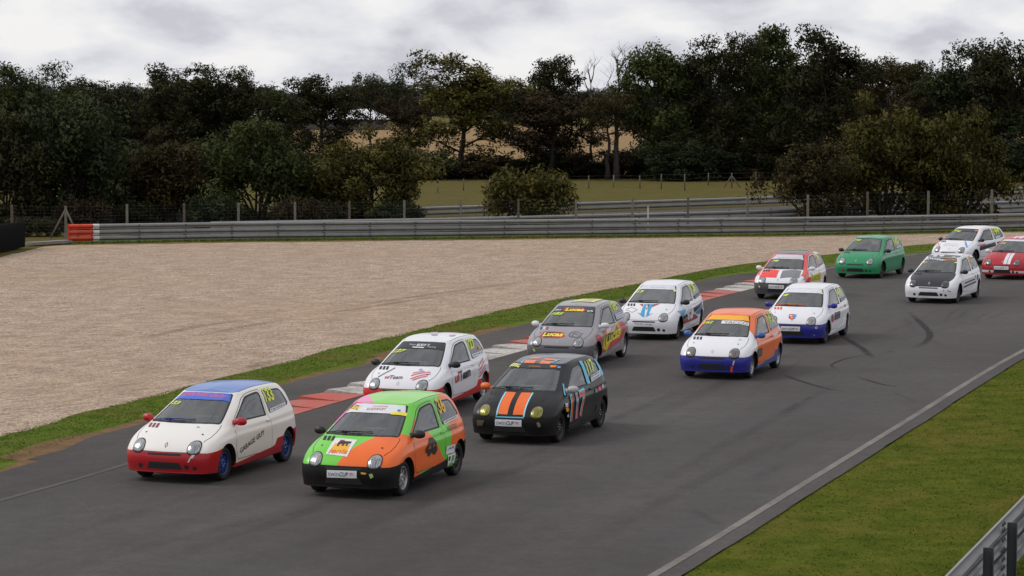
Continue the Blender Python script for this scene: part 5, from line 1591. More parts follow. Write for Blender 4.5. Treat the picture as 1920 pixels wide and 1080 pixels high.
plain('badge_silver', (0.55, 0.55, 0.56), 0.3, metal=0.8)
plain('tail_red', (0.35, 0.010, 0.010), 0.2, coat=0.5)
plain('visor_dark', (0.01, 0.01, 0.012), 0.1)
def m_lens(name, tint):
    t = NT(name); p = t.pos()
    sep = t.node('ShaderNodeSeparateXYZ'); t.l.new(p, sep.inputs[0])
    wv = t.node('ShaderNodeTexWave', bands_direction='Y'); wv.inputs['Scale'].default_value = 9; wv.inputs['Distortion'].default_value = 6; wv.inputs['Detail'].default_value = 2; t.l.new(p, wv.inputs[0])
    n = t.noise(p, 16, 3, 0.6)
    col = t.mix(t.ramp(t.math('ADD', t.math('MULTIPLY', n, 0.85), t.math('MULTIPLY', wv.outputs['Fac'], 0.15)), [(0.3, 0.0), (0.72, 1.0)]), tuple(c * 0.28 for c in tint), tuple(tint))
    t.set(color=col, metal=0.65, rough=0.22, coat=1.0, coatr=0.02)
    t.bump(t.math('ADD', t.math('MULTIPLY', wv.outputs['Fac'], 0.3), n), 0.35, 0.012)
    MATS[name] = t.m
m_lens('lens_clear', (0.50, 0.51, 0.52)); m_lens('lens_yellow', (0.36, 0.33, 0.035)); m_lens('lens_dark', (0.27, 0.25, 0.23)); m_lens('lens_black', (0.10, 0.10, 0.105))

# one flat sticker colour each
def sticker(rgb):
    k = 'sticker_%d_%d_%d' % rgb
    return plain(k, lin(*rgb), 0.42, vary=0.10, scale=8)

BLACK, WHITE, YEL = (18, 18, 20), (228, 228, 232), (214, 232, 48)
WHITE_P, OFFWHITE = lin(232, 232, 236), lin(236, 232, 226)

def text_bm(s, bold=0.0, shear=0.0):
    cu = bpy.data.curves.new('lettering', 'FONT'); cu.body = s; cu.size = 1.0; cu.offset = bold; cu.shear = shear; cu.resolution_u = 3
    o = bpy.data.objects.new('tmp_text', cu); COL.objects.link(o)
    dg = bpy.context.evaluated_depsgraph_get(); me = bpy.data.meshes.new_from_object(o.evaluated_get(dg))
    b = bmesh.new(); b.from_mesh(me)
    bpy.data.objects.remove(o); bpy.data.meshes.remove(me); bpy.data.curves.remove(cu)
    return b

class Car:
    def __init__(s, key, pos, heading, crop, label, body, **k):
        s.key = key; s.pos = Vector((pos[0], pos[1], 0)); s.h = R(heading); s.crop = crop
        s.e = empty('race_car', s.pos, s.h, label, 'car', 'small hatchback race cars on the track')
        s.inv = (Matrix.Translation(s.pos) @ Matrix.Rotation(s.h, 4, 'Z')).inverted()
        s.layer = 0.0035
        o = k.get
        body_m = body
        hood = o('hood', body); roof = o('roof', body); door = o('door', body)
        bump = o('bumper', body); skirt = o('skirt', bump); mir = o('mirror', MATS['black_trim']); rim = o('rim', MATS['black_rim'])
        A = s.part
        bd = A('body', 'body', body_m)
        A('hood', 'hood', hood); s.roof = A('roof_panel', 'roof_panel', roof)
        for q, nm in (('seam_hL', 'hood_seam'), ('seam_hR', 'hood_seam'), ('seam_b', 'bumper_seam'), ('cowl', 'cowl'), ('seam_rL', 'roof_seam'), ('seam_rR', 'roof_seam')): A(q, nm, MATS['rubber_seal'])
        ws = A('windscreen', 'windscreen', o('glass', MATS['window_glass'])); A('seal_screen', 'windscreen_seal', MATS['rubber_seal'], ws)
        A('rear_window', 'rear_window', MATS['window_glass'])
        for q in 'LR':
            d = A('door' + q, 'door', door)
            A('dwin' + q, 'window', MATS['window_glass'], d); A('seal_d' + q, 'window_seal', MATS['rubber_seal'], d); A('handle' + q, 'handle', o('handle', door), d); A('seam_d' + q, 'door_seam', MATS['rubber_seal'], d)
            w = A('qwin' + q, 'quarter_window', MATS['window_glass']); A('seal_q' + q, 'window_seal', MATS['rubber_seal'], w)
            A('skirt' + q, 'side_skirt', skirt); A('lamp' + q, 'tail_lamp', MATS['tail_red'])
            A('mirror' + q, 'wing_mirror', o('mirrorR', mir) if q == 'R' else mir)
            hl = A('bezel' + q, 'headlight', MATS['black_trim'] if not o('bezel') else o('bezel')); A('lens' + q, 'lens', MATS[o('lens', 'lens_clear')], hl)
        fbp = A('bumperF', 'front_bumper', bump); A('lip', 'front_lip', o('lip', bump), fbp); A('slot', 'grille_slot', MATS['mesh_dark'], fbp); A('intake', 'air_intake', MATS['mesh_dark'], fbp)
        for q in o('fog', ()): A('fog' + q, 'fog_hole', MATS['mesh_dark'], fbp)
        s.bumper = fbp
        A('bumperR', 'rear_bumper', o('bumper_rear', bump))
        if o('badge', True): A('badge', 'badge', o('badgem', MATS['badge_silver']))
        for i in range(3):
            vm = o('vents', MATS['mesh_dark']); A('vent%d' % i, 'hood_vent', vm[i] if isinstance(vm, tuple) else vm)
        A('pinL', 'hood_pin', MATS['mesh_dark']); A('pinR', 'hood_pin', MATS['mesh_dark'])
        A('wiper', 'wiper', o('wiper', MATS['black_trim'])); A('underbody', 'underbody', MATS['under_black'])
        A('cabin_floor', 'cabin_floor', MATS['cabin_grey']); A('dashboard', 'dashboard', MATS['seat_black']); A('seat', 'seat', MATS['seat_black']); A('roll_cage', 'roll_cage', o('cage', MATS['cage_white'])); A('steering_wheel', 'steering_wheel', MATS['seat_black'])
        steer = o('steer', 0.0)
        for (x, y, z) in ((1.173, .66, .272), (1.173, -.66, .272), (-1.173, .672, .272), (-1.173, -.672, .272)):
            wh = bpy.data.objects.new('wheel', None); wh.empty_display_size = .1
            wh.location = (x, y, z); wh.rotation_euler = (0, rng.uniform(0, 6.28), (R(180) if y < 0 else 0.0) + (R(steer) if x > 0 else 0)); wh.rotation_mode = 'XYZ'
            link(wh, s.e)
            rm = rim if not isinstance(rim, tuple) else (rim[0] if x > 0 else rim[1])
            for q, mt in (('tyre', MATS['tyre_rubber']), ('rim', rm), ('brake', MATS['brake_iron']), ('wheel_bolts', MATS['badge_silver'])): s.part(q, q, mt, wh)
        # driver
        d = obj('person', DRIVER, o('suit', sticker((70, 72, 78))), None, label='driver in ' + o('who', 'grey suit and pale helmet in ') + o('which', 'the car'), cat='person', group='drivers in the race cars')
        d.matrix_world = Matrix.Translation(s.pos) @ Matrix.Rotation(s.h, 4, 'Z') @ Matrix.Translation((0, .34, 0))
        hm_ = obj('helmet', HELMET, o('helmet', sticker((190, 190, 194))), d); obj('visor', VISOR, MATS['visor_dark'], hm_)
    def part(s, key, name, mat, parent=None):
        m = CM[key]
        if len(m.materials) == 0: m.materials.append(mat)
        o = bpy.data.objects.new(name, m); o.material_slots[0].link = 'OBJECT'; o.material_slots[0].material = mat
        link(o, parent if parent is not None else s.e)
        return o
    def pt(s, v, uv):
        k, ox, oy = s.crop
        o, d = pixel_ray(ox + uv[0] / k, oy + uv[1] / k)
        o = s.inv @ o; d = (s.inv.to_3x3() @ d).normalized()
        loc, nr, _, _ = SH_BVH.ray_cast(o, d)
        if loc is None:                                        # just off the edge: take the nearest point of the shell to the ray
            q = min((o + d * (o.length + t_) for t_ in np.linspace(-3, 3, 121)), key=lambda x: (SH_BVH.find_nearest(x)[3]))
            loc = SH_BVH.find_nearest(q)[0]
        return to_st(v, loc)
    def pts(s, v, L): return [s.pt(v, p) for p in L]
    def st(s, name, v, polys, rgb, step=0.05, parent=None):     # polygons already in the view's coordinates
        s.layer += 0.0004
        base = 0.0062 if v == 'F' else 0.0
        m = drape(name, v, polys, s.layer + base, step)
        if len(m.polygons) == 0: return None
        return obj(name, m, sticker(rgb), parent or s.e)
    def poly(s, name, v, px, rgb, step=0.05): return s.st(name, v, [s.pts(v, px)], rgb, step)
    def line(s, name, v, px, w, rgb): return s.st(name, v, line_poly(s.pts(v, px), w), rgb)
    def text(s, name, v, txt, pA, pB, h, rgb, bold=0.02, shear=0.0, px=True, step=0.06):
        a, c = (s.pt(v, pA), s.pt(v, pB)) if px else (pA, pB)
        h = h * (1.9 if v == 'W' else (1.12 if v == 'L' and 'number' in name else 1.0))
        a, c = Vector(a), Vector(c); L = (c - a).length; d = (c - a).normalized(); n = Vector((-d.y, d.x))
        b = text_bm(txt, bold, shear)
        x0 = min(x.co.x for x in b.verts); x1 = max(x.co.x for x in b.verts); y0 = min(x.co.y for x in b.verts); y1 = max(x.co.y for x in b.verts)
        for x in b.verts:
            q = a + d * (L * (x.co.x - x0) / (x1 - x0)) + n * (h * (x.co.y - y0) / (y1 - y0))
            x.co = (q.x, q.y, 0)
        s.layer += 0.0004
        m = drape_bm(name, v, b, s.layer + (0.0062 if v == 'F' else 0.0), step)
        if len(m.polygons): return obj(name, m, sticker(rgb), s.e)
    # common items -------------------------------------------------
    def plate(s, c4):                                           # white "twin'cup" plate on the bumper
        q = s.pts('F', c4)
        s.st('plate', 'F', [q], (222, 222, 226))
        a, b = Vector(q[3]), Vector(q[2]); up = (Vector(q[0]) - a); e = b - a
        s.text('plate_lettering', 'F', 'twin', a + e * .05 + up * .22, a + e * .40 + up * .22, up.length * .55, (40, 44, 66), 0.0, 0.0, False)
        s.text('plate_lettering', 'F', 'CUP', a + e * .43 + up * .2, a + e * .72 + up * .2, up.length * .55, (20, 20, 24), 0.02, 0.25, False)
        for k in (.35, .55): s.st('plate_flash', 'F', [[tuple(a + e * .74 + up * k), tuple(a + e * .95 + up * (k + .06)), tuple(a + e * .80 + up * (k + .14))]], (196, 60, 70))
    def strokes(s, name, v, q, rgb, rows=1, n=6, fill=.55):     # unreadable small print: short dark dashes
        a, b, c, d = [Vector(x) for x in q]                     # top-left, top-right, bottom-right, bottom-left
        r = random.Random(sum(map(ord, s.key)) + rows); out = []
        for i in range(rows):
            f0, f1 = (i + .5 - fill / 2) / rows, (i + .5 + fill / 2) / rows; x = .06
            while x < .92:
                w = r.uniform(.03, .10); y0, y1 = f0 + r.uniform(-.04, .04), f1 + r.uniform(-.04, .04)
                P = lambda fx, fy: tuple((a + (b - a) * fx) * (1 - fy) + (d + (c - d) * fx) * fy)
                out.append([P(x, y1), P(min(x + w, .95), y1), P(min(x + w, .95), y0), P(x, y0)]); x += w + r.uniform(.015, .05)
        s.st(name, v, out, rgb)
    def right_number(s, txt, rgb):                              # the far side carries the same number on its window
        s.text('number', 'R', txt, (-1.05, 1.0), (-.72, 1.02), .17, rgb, .02, 0.0, False)

# sun strip: between the top edge of the screen and a line w further down (top-view coordinates)
def strip_poly(w):
    top = [(0, .316), (.12, .313), (.19, .309), (.33, .292), (.418, .262)]
    half = []
    for y, x in top[::-1]:
        half.append((y, x))
    xe = .255 + w * .94
    low = [(.446 + (xe - .262) * .245, xe), (.40, .27 + w * .965), (.30, .295 + w), (.15, .311 + w), (0, .316 + w)]
    path = top + low                                        # right half: centre top, out along the edge, back along the lower line
    return [(y, -x) for y, x in path] + [(-y, -x) for y, x in path[::-1] if abs(y) > 1e-6]

# ------------------------------------------------------------------ the thirteen cars
SW = {'133': .22, '36': .27, '117': .16, '127': .27, '185': .24, '162': .22, '13': .22, '48': .23, '78': .29, '87': .15, '144': .24, '12': .14}
def topband(c, rgb):
    c.st('sun_strip', 'T', [strip_poly(SW[c.key])], rgb)

# 133: white with red bumpers, blue roof
red = paint('red_paint', lin(176, 22, 34)); white1 = paint('cream_white_paint', OFFWHITE); blue_roof = paint('blue_roof_paint', lin(74, 116, 190))
c = Car('133', (-4.90, 43.26), -109.8, (4.5, 220, 690), 'white car with red bumpers, blue roof and blue wheels, number 133', white1, bumper=red, roof=blue_roof, mirror=red, rim=MATS['blue_rim'],
        vents=sticker((120, 20, 30)), badgem=sticker((150, 20, 30)), wiper=sticker((40, 62, 130)), which='the white car with blue roof number 133', who='pale suit and red helmet in ', helmet=sticker((170, 60, 50)), suit=sticker((150, 155, 150)), fog=('L', 'L2', 'R'))
topband(c, (66, 104, 206))
c.text('sun_strip_lettering', 'W', 'GARAGE GUY', (530, 240), (905, 265), .062, (214, 84, 96), .03, .2)
c.text('number', 'W', '133', (432, 312), (505, 312), .055, YEL, .03, .1)
c.text('number', 'L', '133', (1250, 290), (1328, 270), .20, YEL, .045, -.12)
c.poly('name_strip', 'L', [(1283, 345), (1412, 287), (1418, 310), (1290, 375)], (222, 222, 228))
c.strokes('name_print', 'L', c.pts('L', [(1283, 347), (1412, 290), (1418, 310), (1290, 373)]), (60, 60, 90))
c.text('door_lettering', 'L', 'GARAGE GUY', (1035, 722), (1240, 556), .085, (38, 36, 44), .012)
c.poly('mark', 'F', [(592, 795), (604, 798), (622, 765), (640, 762), (655, 735), (632, 732), (612, 760)], (206, 200, 200), .04)
c.poly('sticker', 'T', [(665, 505), (682, 488), (700, 508)], (150, 196, 214))
c.right_number('133', YEL)

# 36: green and orange with black bumpers
org, grn, pnk = lin(240, 108, 30), lin(110, 206, 62), lin(226, 60, 150)
black = paint('black_plastic', lin(10, 10, 11), rough=.45, coat=.05, spec=.22)
# orange: near half of the bonnet and front wing, lower front of the door, rear corner
_p36 = dict(
    hood=paint('green_orange_hood', grn, [([(.646, 1.0, 0, 1.06)], org)]),
    body=paint('green_orange_body', grn, [([(1, 0, 0, .60), (0, 1, 0, 0.3), (0.32, 0, -1, -.62)], org), ([(-1.0, 0, .30, 1.22)], org), ([(-1.0, 0, -.25, .58), (0, 0, -1, -.95)], org), ([(0, -1, 0, .30), (-.55, 0, 1, .6), (1, 0, 0, .1)], pnk)]),
    door=paint('green_orange_door', grn, [([(.86, 0, -1, -.74), (1, 0, -.18, -.62)], org)]),
    roof=paint('green_pink_roof', lin(140, 214, 90), [([(.55, -1.0, 0, .27)], lin(236, 130, 180))]))
c = Car('36', (-1.98, 41.70), -109.1, (4.5, 560, 710), 'green and orange car with black bumpers and yellow number 36', _p36['body'], hood=_p36['hood'], door=_p36['door'], roof=_p36['roof'], bumper=black, skirt=black, bumper_rear=black,
        rim=(MATS['steel_rim'], MATS['black_rim']), which='the green and orange car number 36', badge=False)
topband(c, (222, 222, 228))
c.poly('sun_strip_end', 'W', [(430, 232), (515, 228), (495, 268), (392, 268)], (96, 92, 70))
c.text('number', 'W', '36', (420, 264), (492, 264), .066, (236, 196, 50), .04, .1)
c.poly('sun_strip_yellow', 'W', [(780, 282), (918, 292), (910, 320), (778, 305)], (236, 220, 70))
c.text('sun_strip_lettering', 'W', 'ACADEMIE', (618, 238), (752, 244), .022, (190, 70, 80), .0, .2)
c.strokes('sun_strip_print', 'W', c.pts('W', [(575, 246), (755, 250), (745, 272), (560, 268)]), (170, 80, 90), 2)
c.poly('sticker', 'W', [(834, 262), (860, 264), (858, 280), (834, 278)], (60, 120, 200))
c.text('number', 'L', '36', (1190, 300), (1245, 280), .22, (238, 190, 44), .03)
c.poly('name_strip', 'L', [(1218, 362), (1335, 300), (1338, 325), (1224, 388)], (224, 224, 228))
c.strokes('name_print', 'L', c.pts('L', [(1218, 364), (1335, 302), (1338, 322), (1224, 386)]), (30, 30, 36))
c.poly('hood_sticker', 'T', [(310, 505), (498, 520), (410, 662), (228, 640)], (226, 226, 224))
c.poly('hood_sticker_square', 'T', [(308, 548), (438, 560), (402, 630), (262, 618)], (244, 178, 40))
c.text('hood_lettering', 'T', 'ienis', (250, 632), (405, 640), .085, (214, 110, 40), .03, .1)
for q in ([(330, 548), (350, 528), (450, 534), (440, 552), (350, 556)], [(330, 548), (352, 552), (336, 574), (322, 572)], [(372, 552), (390, 554), (376, 572), (362, 570)], [(404, 554), (420, 556), (408, 572), (394, 570)]): c.poly('hood_emblem', 'T', q, (36, 34, 40), .03)
c.poly('hood_emblem', 'T', [(352, 520), (392, 522), (386, 530), (352, 528)], (190, 40, 40), .03)
# door emblem: black round-backed little car
c.poly('door_emblem', 'L', [(1068, 630), (1070, 590), (1095, 540), (1100, 500), (1130, 498), (1155, 530), (1165, 600), (1150, 635), (1135, 640), (1120, 615), (1100, 655), (1088, 652), (1082, 615)], (34, 28, 26), .03)
c.text('door_emblem_lettering', 'L', 'G', (1092, 598), (1112, 588), .05, (226, 110, 40), .02)
c.text('door_emblem_lettering', 'L', 'A', (1128, 580), (1150, 568), .05, (226, 110, 40), .02)
c.text('quarter_lettering', 'L', 'NEXTEO', (1256, 445), (1335, 415), .075, (58, 70, 60), .0)
c.poly('sill_sticker', 'L', [(1245, 572), (1315, 550), (1308, 622), (1235, 640)], (222, 222, 224))
c.text('sill_lettering', 'L', 'AR', (1250, 606), (1306, 588), .045, (60, 70, 130), .02, .3)
c.poly('sill_sticker', 'L', [(1252, 645), (1318, 622), (1300, 740), (1252, 758)], (224, 228, 222))
c.poly('sill_print', 'L', [(1285, 650), (1310, 640), (1300, 690), (1282, 700)], (90, 170, 70), .03)
c.poly('sill_print', 'L', [(1258, 660), (1276, 652), (1272, 690), (1258, 694)], (50, 60, 60), .03)
c.poly('sill_print', 'L', [(1262, 712), (1294, 700), (1288, 732), (1262, 740)], (120, 180, 80), .03)
c.plate([(243, 770), (493, 778), (493, 838), (243, 830)])
c.poly('tow_arrow', 'F', [(528, 790), (560, 792), (578, 800), (560, 808), (530, 804)], (226, 176, 50), .03)
c.poly('tow_strap', 'F', [(594, 806), (622, 800), (634, 826), (610, 842)], (170, 190, 120), .03)
c.right_number('36', (238, 190, 44))

# 117: black with orange stripes
blk = paint('satin_black_paint', lin(17, 16, 18), rough=.36, coat=.18, spec=.25); roofg = paint('grey_roof_paint', lin(96, 94, 98), rough=.35)
c = Car('117', (0.57, 48.04), -109.7, (5.4, 880, 640), 'black car with two orange bonnet stripes and yellow headlights, number 117', blk, roof=roofg, bumper=black, skirt=blk, lens='lens_yellow', mirror=sticker((180, 178, 176)), mirrorR=sticker((236, 110, 40)), rim=MATS['black_rim'], which='the black car number 117', badge=False)
topband(c, (34, 33, 36))
ORG = (240, 108, 30); SKY = (96, 200, 232)
c.poly('hood_stripe', 'T', [(382, 512), (474, 518), (384, 742), (288, 735)], ORG)
c.poly('hood_stripe', 'T', [(528, 520), (632, 522), (546, 746), (440, 744)], ORG)
c.line('stripe_edge', 'T', [(372, 512), (275, 750)], .026, (150, 222, 240)); c.line('stripe_edge', 'T', [(644, 522), (550, 764)], .026, (150, 222, 240))
c.line('stripe_edge', 'F', [(268, 764), (552, 775)], .018, SKY)
for q in ([(572, 190), (685, 194), (655, 225), (550, 222)], [(735, 196), (840, 205), (815, 232), (706, 228)], [(640, 164), (735, 162), (722, 178), (616, 180)], [(770, 172), (892, 186), (880, 200), (758, 190)]): c.poly('roof_stripe', 'T', q, (236, 130, 90))
c.line('roof_edge', 'T', [(560, 186), (530, 224)], .03, SKY); c.line('roof_edge', 'T', [(918, 184), (830, 225)], .03, SKY); c.line('roof_edge', 'T', [(620, 176), (985, 170)], .03, (150, 200, 214))
c.poly('number_panel', 'W', [(420, 232), (525, 236), (498, 270), (398, 268)], (214, 220, 120))
c.text('number', 'W', '117', (412, 266), (492, 268), .05, (60, 60, 40), .03, .1)
c.text('sun_strip_lettering', 'W', 'GT RACING', (598, 262), (716, 266), .026, (206, 140, 60), .01, .1)
c.poly('sticker', 'W', [(818, 246), (888, 250), (870, 268), (820, 268)], (234, 130, 50)); c.poly('sticker', 'W', [(892, 256), (922, 256), (920, 276), (890, 274)], (80, 160, 220))
c.poly('pillar_stripe', 'L', [(1102, 204), (1130, 198), (1222, 425), (1192, 432)], SKY); c.poly('pillar_stripe', 'L', [(1255, 182), (1282, 175), (1358, 330), (1336, 348)], SKY)
c.poly('pillar_stripe', 'L', [(940, 432), (952, 434), (975, 545), (962, 552)], SKY)
c.text('number', 'L', '117', (1205, 330), (1272, 300), .20, YEL, .03)
c.poly('name_strip', 'L', [(1222, 352), (1312, 290), (1328, 345), (1232, 412)], (218, 218, 224)); c.strokes('name_print', 'L', c.pts('L', [(1222, 352), (1312, 292), (1326, 345), (1232, 410)]), (50, 50, 60), 2)
c.text('door_number_edge', 'L', '117', (1012, 822), (1180, 738), .43, SKY, .055, .18)
c.text('door_number', 'L', '117', (1018, 815), (1175, 738), .40, (206, 84, 36), .03, .18)
for q, g in (([(1268, 486), (1292, 476), (1292, 516), (1270, 522)], (60, 130, 90)), ([(1300, 462), (1326, 452), (1326, 496), (1302, 502)], (226, 50, 130)), ([(1334, 438), (1354, 430), (1354, 468), (1336, 474)], (196, 176, 160)), ([(968, 680), (984, 666), (1002, 682), (1000, 708), (978, 714)], (240, 150, 30)), ([(964, 630), (992, 626), (994, 662), (966, 668)], (190, 190, 196)), ([(984, 742), (1000, 736), (1002, 764), (986, 770)], (170, 170, 176))): c.poly('sticker', 'L', q, g, .03)
c.plate([(265, 787), (532, 798), (532, 862), (265, 852)])
c.poly('bumper_number', 'F', [(84, 795), (158, 800), (140, 852), (86, 850)], (92, 76, 56), .03)
c.poly('tow_strap', 'F', [(680, 826), (706, 818), (726, 858), (700, 870)], (130, 122, 96), .03)
c.right_number('117', YEL)

# 127: white with red bumper and skirts
white = paint('white_paint', WHITE_P); redb = paint('bright_red_paint', lin(206, 26, 30))
c = Car('127', (-1.66, 52.35), -108.1, (6.748, 670, 610), 'white car with bright red bumper, claw marks and lettering on the door, number 127', white, bumper=redb, skirt=redb, rim=MATS['steel_rim'], which='the white car with claw marks')
topband(c, (40, 40, 46))
c.text('sun_strip_lettering', 'W', 'BODY T', (745, 262), (905, 268), .05, (228, 228, 232), .03, .1); c.text('sun_strip_lettering', 'W', 'Team', (648, 250), (732, 252), .03, (200, 200, 206), .01)
c.poly('sun_strip_flash', 'W', [(690, 270), (850, 278), (835, 290), (705, 284)], (222, 222, 228)); c.text('sun_strip_lettering', 'W', 'Racing', (895, 284), (990, 290), .03, (200, 200, 206), .01)
c.text('number', 'W', '127', (440, 352), (580, 350), .072, YEL, .04, .25)
c.text('number', 'L', '127', (1412, 310), (1500, 290), .185, YEL, .05)
c.poly('sticker', 'L', [(1525, 272), (1555, 262), (1555, 296), (1528, 304)], (230, 140, 70), .03)
c.poly('name_strip', 'L', [(1440, 368), (1590, 310), (1596, 348), (1462, 412)], (222, 224, 230)); c.strokes('name_print', 'L', c.pts('L', [(1440, 370), (1590, 312), (1594, 346), (1462, 410)]), (120, 120, 140))
c.text('door_lettering', 'L', 'ul', (1236, 738), (1288, 706), .20, (206, 50, 56), .03); c.text('door_lettering', 'L', 'Team', (1292, 712), (1428, 640), .20, (40, 40, 52), .03)
for a, b in (((1535, 520), (1585, 415)), ((1535, 570), (1605, 450)), ((1540, 618), (1618, 488)), ((1530, 662), (1622, 540))): c.line('claw_mark', 'L', [a, b], .022, (206, 50, 60))
c.text('hood_lettering', 'T', 'ul', (340, 674), (400, 680), .09, (214, 70, 70), .02, .25); c.text('hood_lettering', 'T', 'Team', (405, 682), (565, 684), .09, (70, 70, 82), .01, .25)
for a, b in (((700, 608), (850, 585)), ((680, 640), (925, 596)), ((670, 682), (925, 620)), ((700, 696), (880, 648))): c.line('claw_mark', 'T', [a, b], .020, (222, 90, 96))
c.line('scratch_mark', 'T', [(262, 660), (340, 615), (420, 575), (480, 540)], .022, (70, 70, 80)); c.poly('sticker', 'T', [(770, 572), (806, 548), (832, 572)], (170, 180, 226))
c.poly('roof_mark', 'T', [(920, 98), (1020, 92), (1012, 130), (940, 128)], (190, 180, 196)); c.poly('roof_mark', 'T', [(1165, 122), (1250, 118), (1225, 138), (1160, 140)], (226, 190, 200))
c.right_number('127', YEL)

# 185: grey with yellow lettering
gry = paint('silver_grey_paint', lin(150, 148, 152), rough=.32); gryd = paint('dark_grey_plastic', lin(96, 96, 102), rough=.45, coat=.2)
c = Car('185', (1.58, 61.30), -108.1, (7.2, 980, 540), 'grey car with yellow and red lettering on bonnet and door, number 185', gry, bumper=gryd, skirt=gry, mirror=sticker((226, 226, 226)), rim=MATS['steel_rim'], vents=(sticker((44, 52, 110)), sticker((200, 200, 204)), sticker((160, 30, 44))), which='the grey car number 185')
topband(c, (60, 58, 64))
LY = (240, 228, 60)
def lucas(v, outline, a, b, h, shear=.15):
    c.poly('logo_backing', v, outline[0], (206, 50, 60)); c.poly('logo_backing', v, outline[1], (60, 56, 30)); c.text('logo_lettering', v, 'Lucas', a, b, h, LY, .045, shear)
lucas('W', ([(545, 320), (575, 262), (820, 268), (852, 310), (810, 322)], [(560, 312), (590, 272), (800, 278), (815, 312)]), (570, 310), (820, 316), .075)
c.text('sun_strip_lettering', 'W', 'BIO', (432, 308), (506, 308), .035, (220, 220, 224), .03, .2); c.text('sun_strip_lettering', 'W', '59', (872, 326), (955, 328), .04, (220, 220, 224), .03)
c.text('number', 'W', '185', (375, 372), (540, 366), .062, YEL, .035, .3)
c.text('number', 'L', '185', (1210, 320), (1280, 292), .18, YEL, .025)
c.poly('name_strip', 'L', [(1242, 360), (1342, 305), (1370, 375), (1268, 430)], (206, 210, 220)); c.strokes('name_print', 'L', c.pts('L', [(1242, 362), (1342, 308), (1368, 372), (1268, 428)]), (130, 132, 170), 2)
lucas('T', ([(232, 650), (285, 590), (550, 600), (568, 660), (480, 678), (290, 680)], [(250, 648), (295, 600), (520, 608), (540, 655), (300, 668)]), (262, 655), (535, 660), .13)
c.poly('door_flame', 'L', [(980, 650), (1010, 622), (1045, 640), (1072, 720), (1058, 742), (1000, 700)], (190, 60, 70)); c.poly('door_flame', 'L', [(1265, 470), (1340, 450), (1400, 520), (1330, 700), (1120, 850), (1060, 880)], (186, 70, 80)); c.poly('door_flame', 'L', [(1080, 575), (1290, 490), (1262, 620), (1110, 660)], (196, 90, 100))
c.poly('logo_backing', 'L', [(1092, 548), (1110, 640), (1272, 455), (1330, 590), (1300, 665), (1180, 720), (1130, 850), (1070, 815)], (206, 190, 40))
c.poly('logo_shadow', 'L', [(1112, 640), (1275, 520), (1310, 640), (1180, 710), (1110, 780)], (70, 62, 24))
c.text('logo_lettering', 'L', 'Lucas', (1120, 770), (1310, 640), .24, LY, .03, .1)
c.poly('sticker', 'L', [(1125, 560), (1192, 530), (1195, 580), (1130, 615)], (226, 200, 206))
c.poly('sticker', 'L', [(1200, 545), (1240, 520), (1246, 560), (1208, 585)], (206, 180, 186))
c.line('hood_outline', 'T', [(620, 640), (660, 600), (720, 588), (770, 610), (785, 650), (740, 668), (640, 660), (620, 640)], .018, (110, 108, 116)); c.line('hood_outline', 'T', [(660, 650), (700, 610), (750, 640)], .018, (110, 108, 116))
c.poly('roof_logo', 'T', [(690, 178), (830, 150), (1095, 142), (1050, 172), (960, 200), (640, 196)], (222, 214, 140)); c.poly('roof_logo', 'T', [(790, 176), (930, 156), (1020, 158), (920, 190)], (190, 180, 120))
c.poly('tow_arrow', 'F', [(142, 818), (158, 820), (180, 852), (160, 856)], (206, 220, 60), .03); c.poly('sticker', 'T', [(752, 555), (790, 552), (772, 572)], (150, 180, 226))
c.right_number('185', YEL)

# 162: orange roof and doors, white front, blue bumper
orange = paint('orange_paint', lin(238, 112, 40)); navy = paint('navy_paint', lin(36, 40, 140)); blu = paint('mid_blue_paint', lin(52, 92, 158))
body162 = paint('white_front_orange_rear', lin(238, 112, 40), [([(1, 0, .50, 1.285), (1, 0, 0, .50)], lin(232, 232, 234)), ([(-1, 0, .5, 1.74)], lin(228, 226, 228))])
c = Car('162', (4.96, 58.88), -109.5, (6.748, 1260, 560), 'white-fronted car with orange roof and doors and blue bumper, number 162', body162, hood=white, roof=orange, door=orange, bumper=navy, skirt=blu, mirror=blu, rim=MATS['steel_rim'], vents=sticker((36, 36, 70)), lens='lens_dark', which='the orange and white car number 162', suit=sticker((150, 150, 150)), fog=('L', 'R'))
topband(c, (246, 176, 40))
c.poly('windscreen_banner', 'W', [(632, 278), (978, 310), (966, 348), (622, 318)], (226, 226, 230)); c.text('windscreen_lettering', 'W', 'YACCO', (655, 312), (955, 338), .050, (50, 50, 76), .01)
c.text('number', 'W', '162', (392, 325), (500, 318), .066, YEL, .035)
c.text('number', 'L', '162', (1215, 318), (1296, 290), .21, YEL, .015)
c.poly('name_strip', 'L', [(1252, 370), (1315, 330), (1322, 365), (1258, 405)], (170, 176, 176)); c.strokes('name_print', 'L', c.pts('L', [(1252, 372), (1315, 332), (1322, 363), (1258, 403)]), (60, 60, 70))
c.poly('door_panel', 'L', [(1084, 640), (1140, 618), (1138, 718), (1082, 748)], (66, 62, 64)); c.poly('door_print', 'L', [(1094, 655), (1130, 640), (1128, 700), (1092, 722)], (92, 90, 92), .03)
c.poly('sticker', 'L', [(1275, 450), (1330, 412), (1332, 452), (1282, 488)], (214, 216, 226)); c.poly('sticker', 'T', [(838, 526), (862, 504), (884, 528)], (196, 190, 236), .04)
c.poly('tow_strap', 'F', [(745, 850), (775, 852), (772, 945), (740, 940)], (214, 90, 40), .03); c.poly('tow_mark', 'F', [(762, 840), (778, 842), (796, 786), (780, 784)], (216, 190, 206), .03)
c.right_number('162', YEL)

